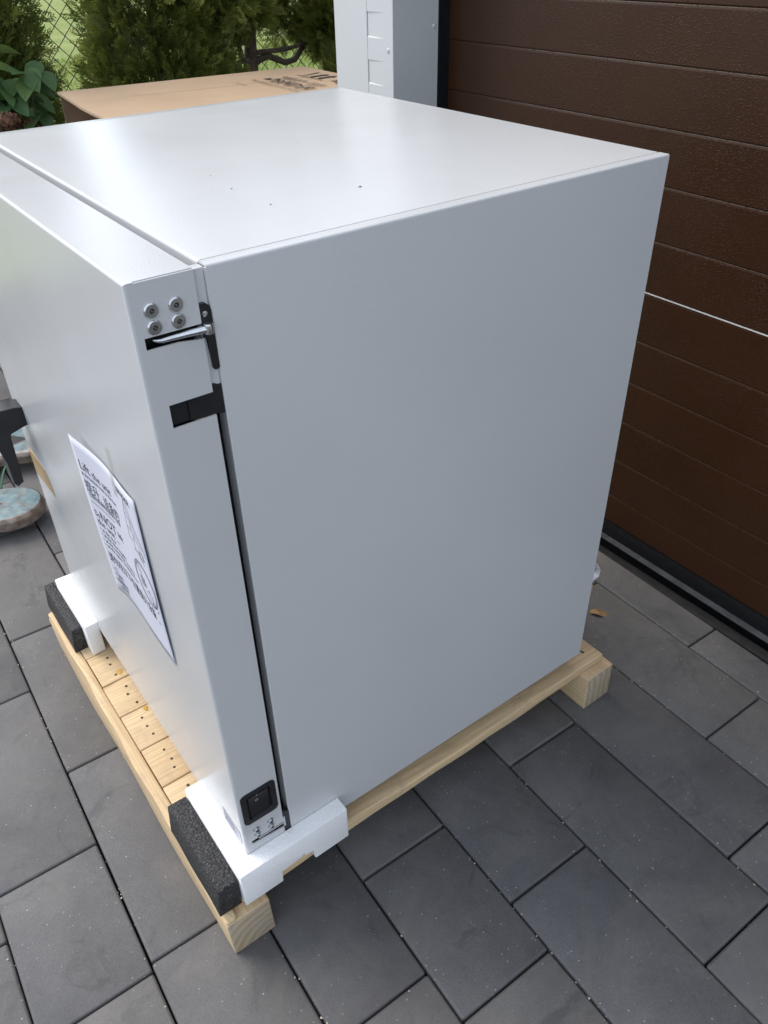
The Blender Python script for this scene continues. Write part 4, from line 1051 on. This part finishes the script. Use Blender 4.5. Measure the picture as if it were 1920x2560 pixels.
# ================================================================== BROAD-LEAVED SHRUB
sh = thing('leafy_shrub', (.39, 1.97, ZG), 'broad-leaved green shrub with faded brown flower heads left of the carton', 'shrub')
def leaf_mesh(seed):
    r = random.Random(seed); bm = bmesh.new(); rows_ = []; n = 8; curl = r.uniform(-.35, -.1); fold = r.uniform(.10, .28)
    for k in range(n + 1):
        t = k / n; w_ = .34 * math.sin(math.pi * min(1, t * .96 + .04)) ** .75 * (1.12 - .45 * t); z = curl * t * t
        rows_.append([bm.verts.new((t, s_ * w_ + .02 * math.sin(7 * t), z + abs(s_) * w_ * fold + .012 * math.sin(9 * t) * s_)) for s_ in (-1, -.5, 0, .5, 1)])
    for r0, r1 in zip(rows_, rows_[1:]):
        for k in range(4): bm.faces.new((r0[k], r0[k + 1], r1[k + 1], r1[k]))
    me = bpy.data.meshes.new('leaf'); bm.to_mesh(me); bm.free(); me.materials.append(MT['broad_leaf']); me.shade_smooth(); return me
LM = [leaf_mesh(s) for s in range(4)]
spots = [(0.391, 0.697), (0.370, 0.664), (0.394, 0.652), (0.356, 0.623), (0.387, 0.614), (0.403, 0.599), (0.432, 0.629), (0.470, 0.634), (0.452, 0.608), (0.458, 0.571), (0.382, 0.576), (0.363, 0.603), (0.367, 0.547), (0.401, 0.535), (0.440, 0.530), (0.349, 0.527), (0.411, 0.615), (0.448, 0.649), (0.341, 0.561), (0.356, 0.582)]
allsp = [(x, 1.95 + random.uniform(-.03, .03), z, 1.0) for x, z in spots]
for _ in range(34): allsp.append((random.uniform(.24, .46), random.uniform(1.96, 2.10), random.uniform(.36, .64), .9))
for i, (x, y, z, k) in enumerate(allsp):
    o = bpy.data.objects.new('leaf', LM[i % 4]); col.objects.link(o); o.parent = sh
    L = random.uniform(.062, .092) * k * S
    az = random.uniform(-2.6, .3); pitch = random.uniform(-.2, .75)
    dvec = Vector((math.cos(az) * math.cos(pitch), math.sin(az) * math.cos(pitch), -math.sin(pitch)))
    rot = dvec.to_track_quat('X', 'Z').to_matrix() @ Matrix.Rotation(random.uniform(-.5, .5), 3, 'X')
    start = Vector((x, y, z)) * S - rot @ Vector((L * .5, 0, 0)) - root_loc(sh)
    mw = rot.to_4x4() @ Matrix.Diagonal((L, L * random.uniform(.85, 1.1), L, 1)); mw.translation = start; o.matrix_local = mw
    if i % 3 == 0:
        b = MB(); s0 = (start + root_loc(sh)) / S
        bx = .36 + (x - .36) * .3; b.tube([(bx, 2.0, ZG), (bx + (x - bx) * .5, 2.0, (z + ZG) * .55), tuple(s0)], [.0045, .0035, .0018], 6); b.build('stem', 'stem', sh)
for x, y, z in ((.345, 1.93, .540), (.400, 1.95, .515), (.33, 2.0, .50)):
    n = 420; d = rng.normal(size=(n, 3)); d /= np.linalg.norm(d, axis=1, keepdims=True); c = np.array((x, y, z)) + d * np.array([.030, .030, .022]) * (.75 + .25 * rng.random((n, 1)))
    a1 = rng.normal(size=(n, 3)); a1 /= np.linalg.norm(a1, axis=1, keepdims=True); a2 = np.cross(a1, d); r_ = .0055
    v = np.stack([c + a1 * r_, c + a2 * r_, c - a1 * r_, c - a2 * r_], 1).reshape(-1, 3); np_mesh('flower_head', v, np.arange(n * 4), 4, 'dry_flower', sh)
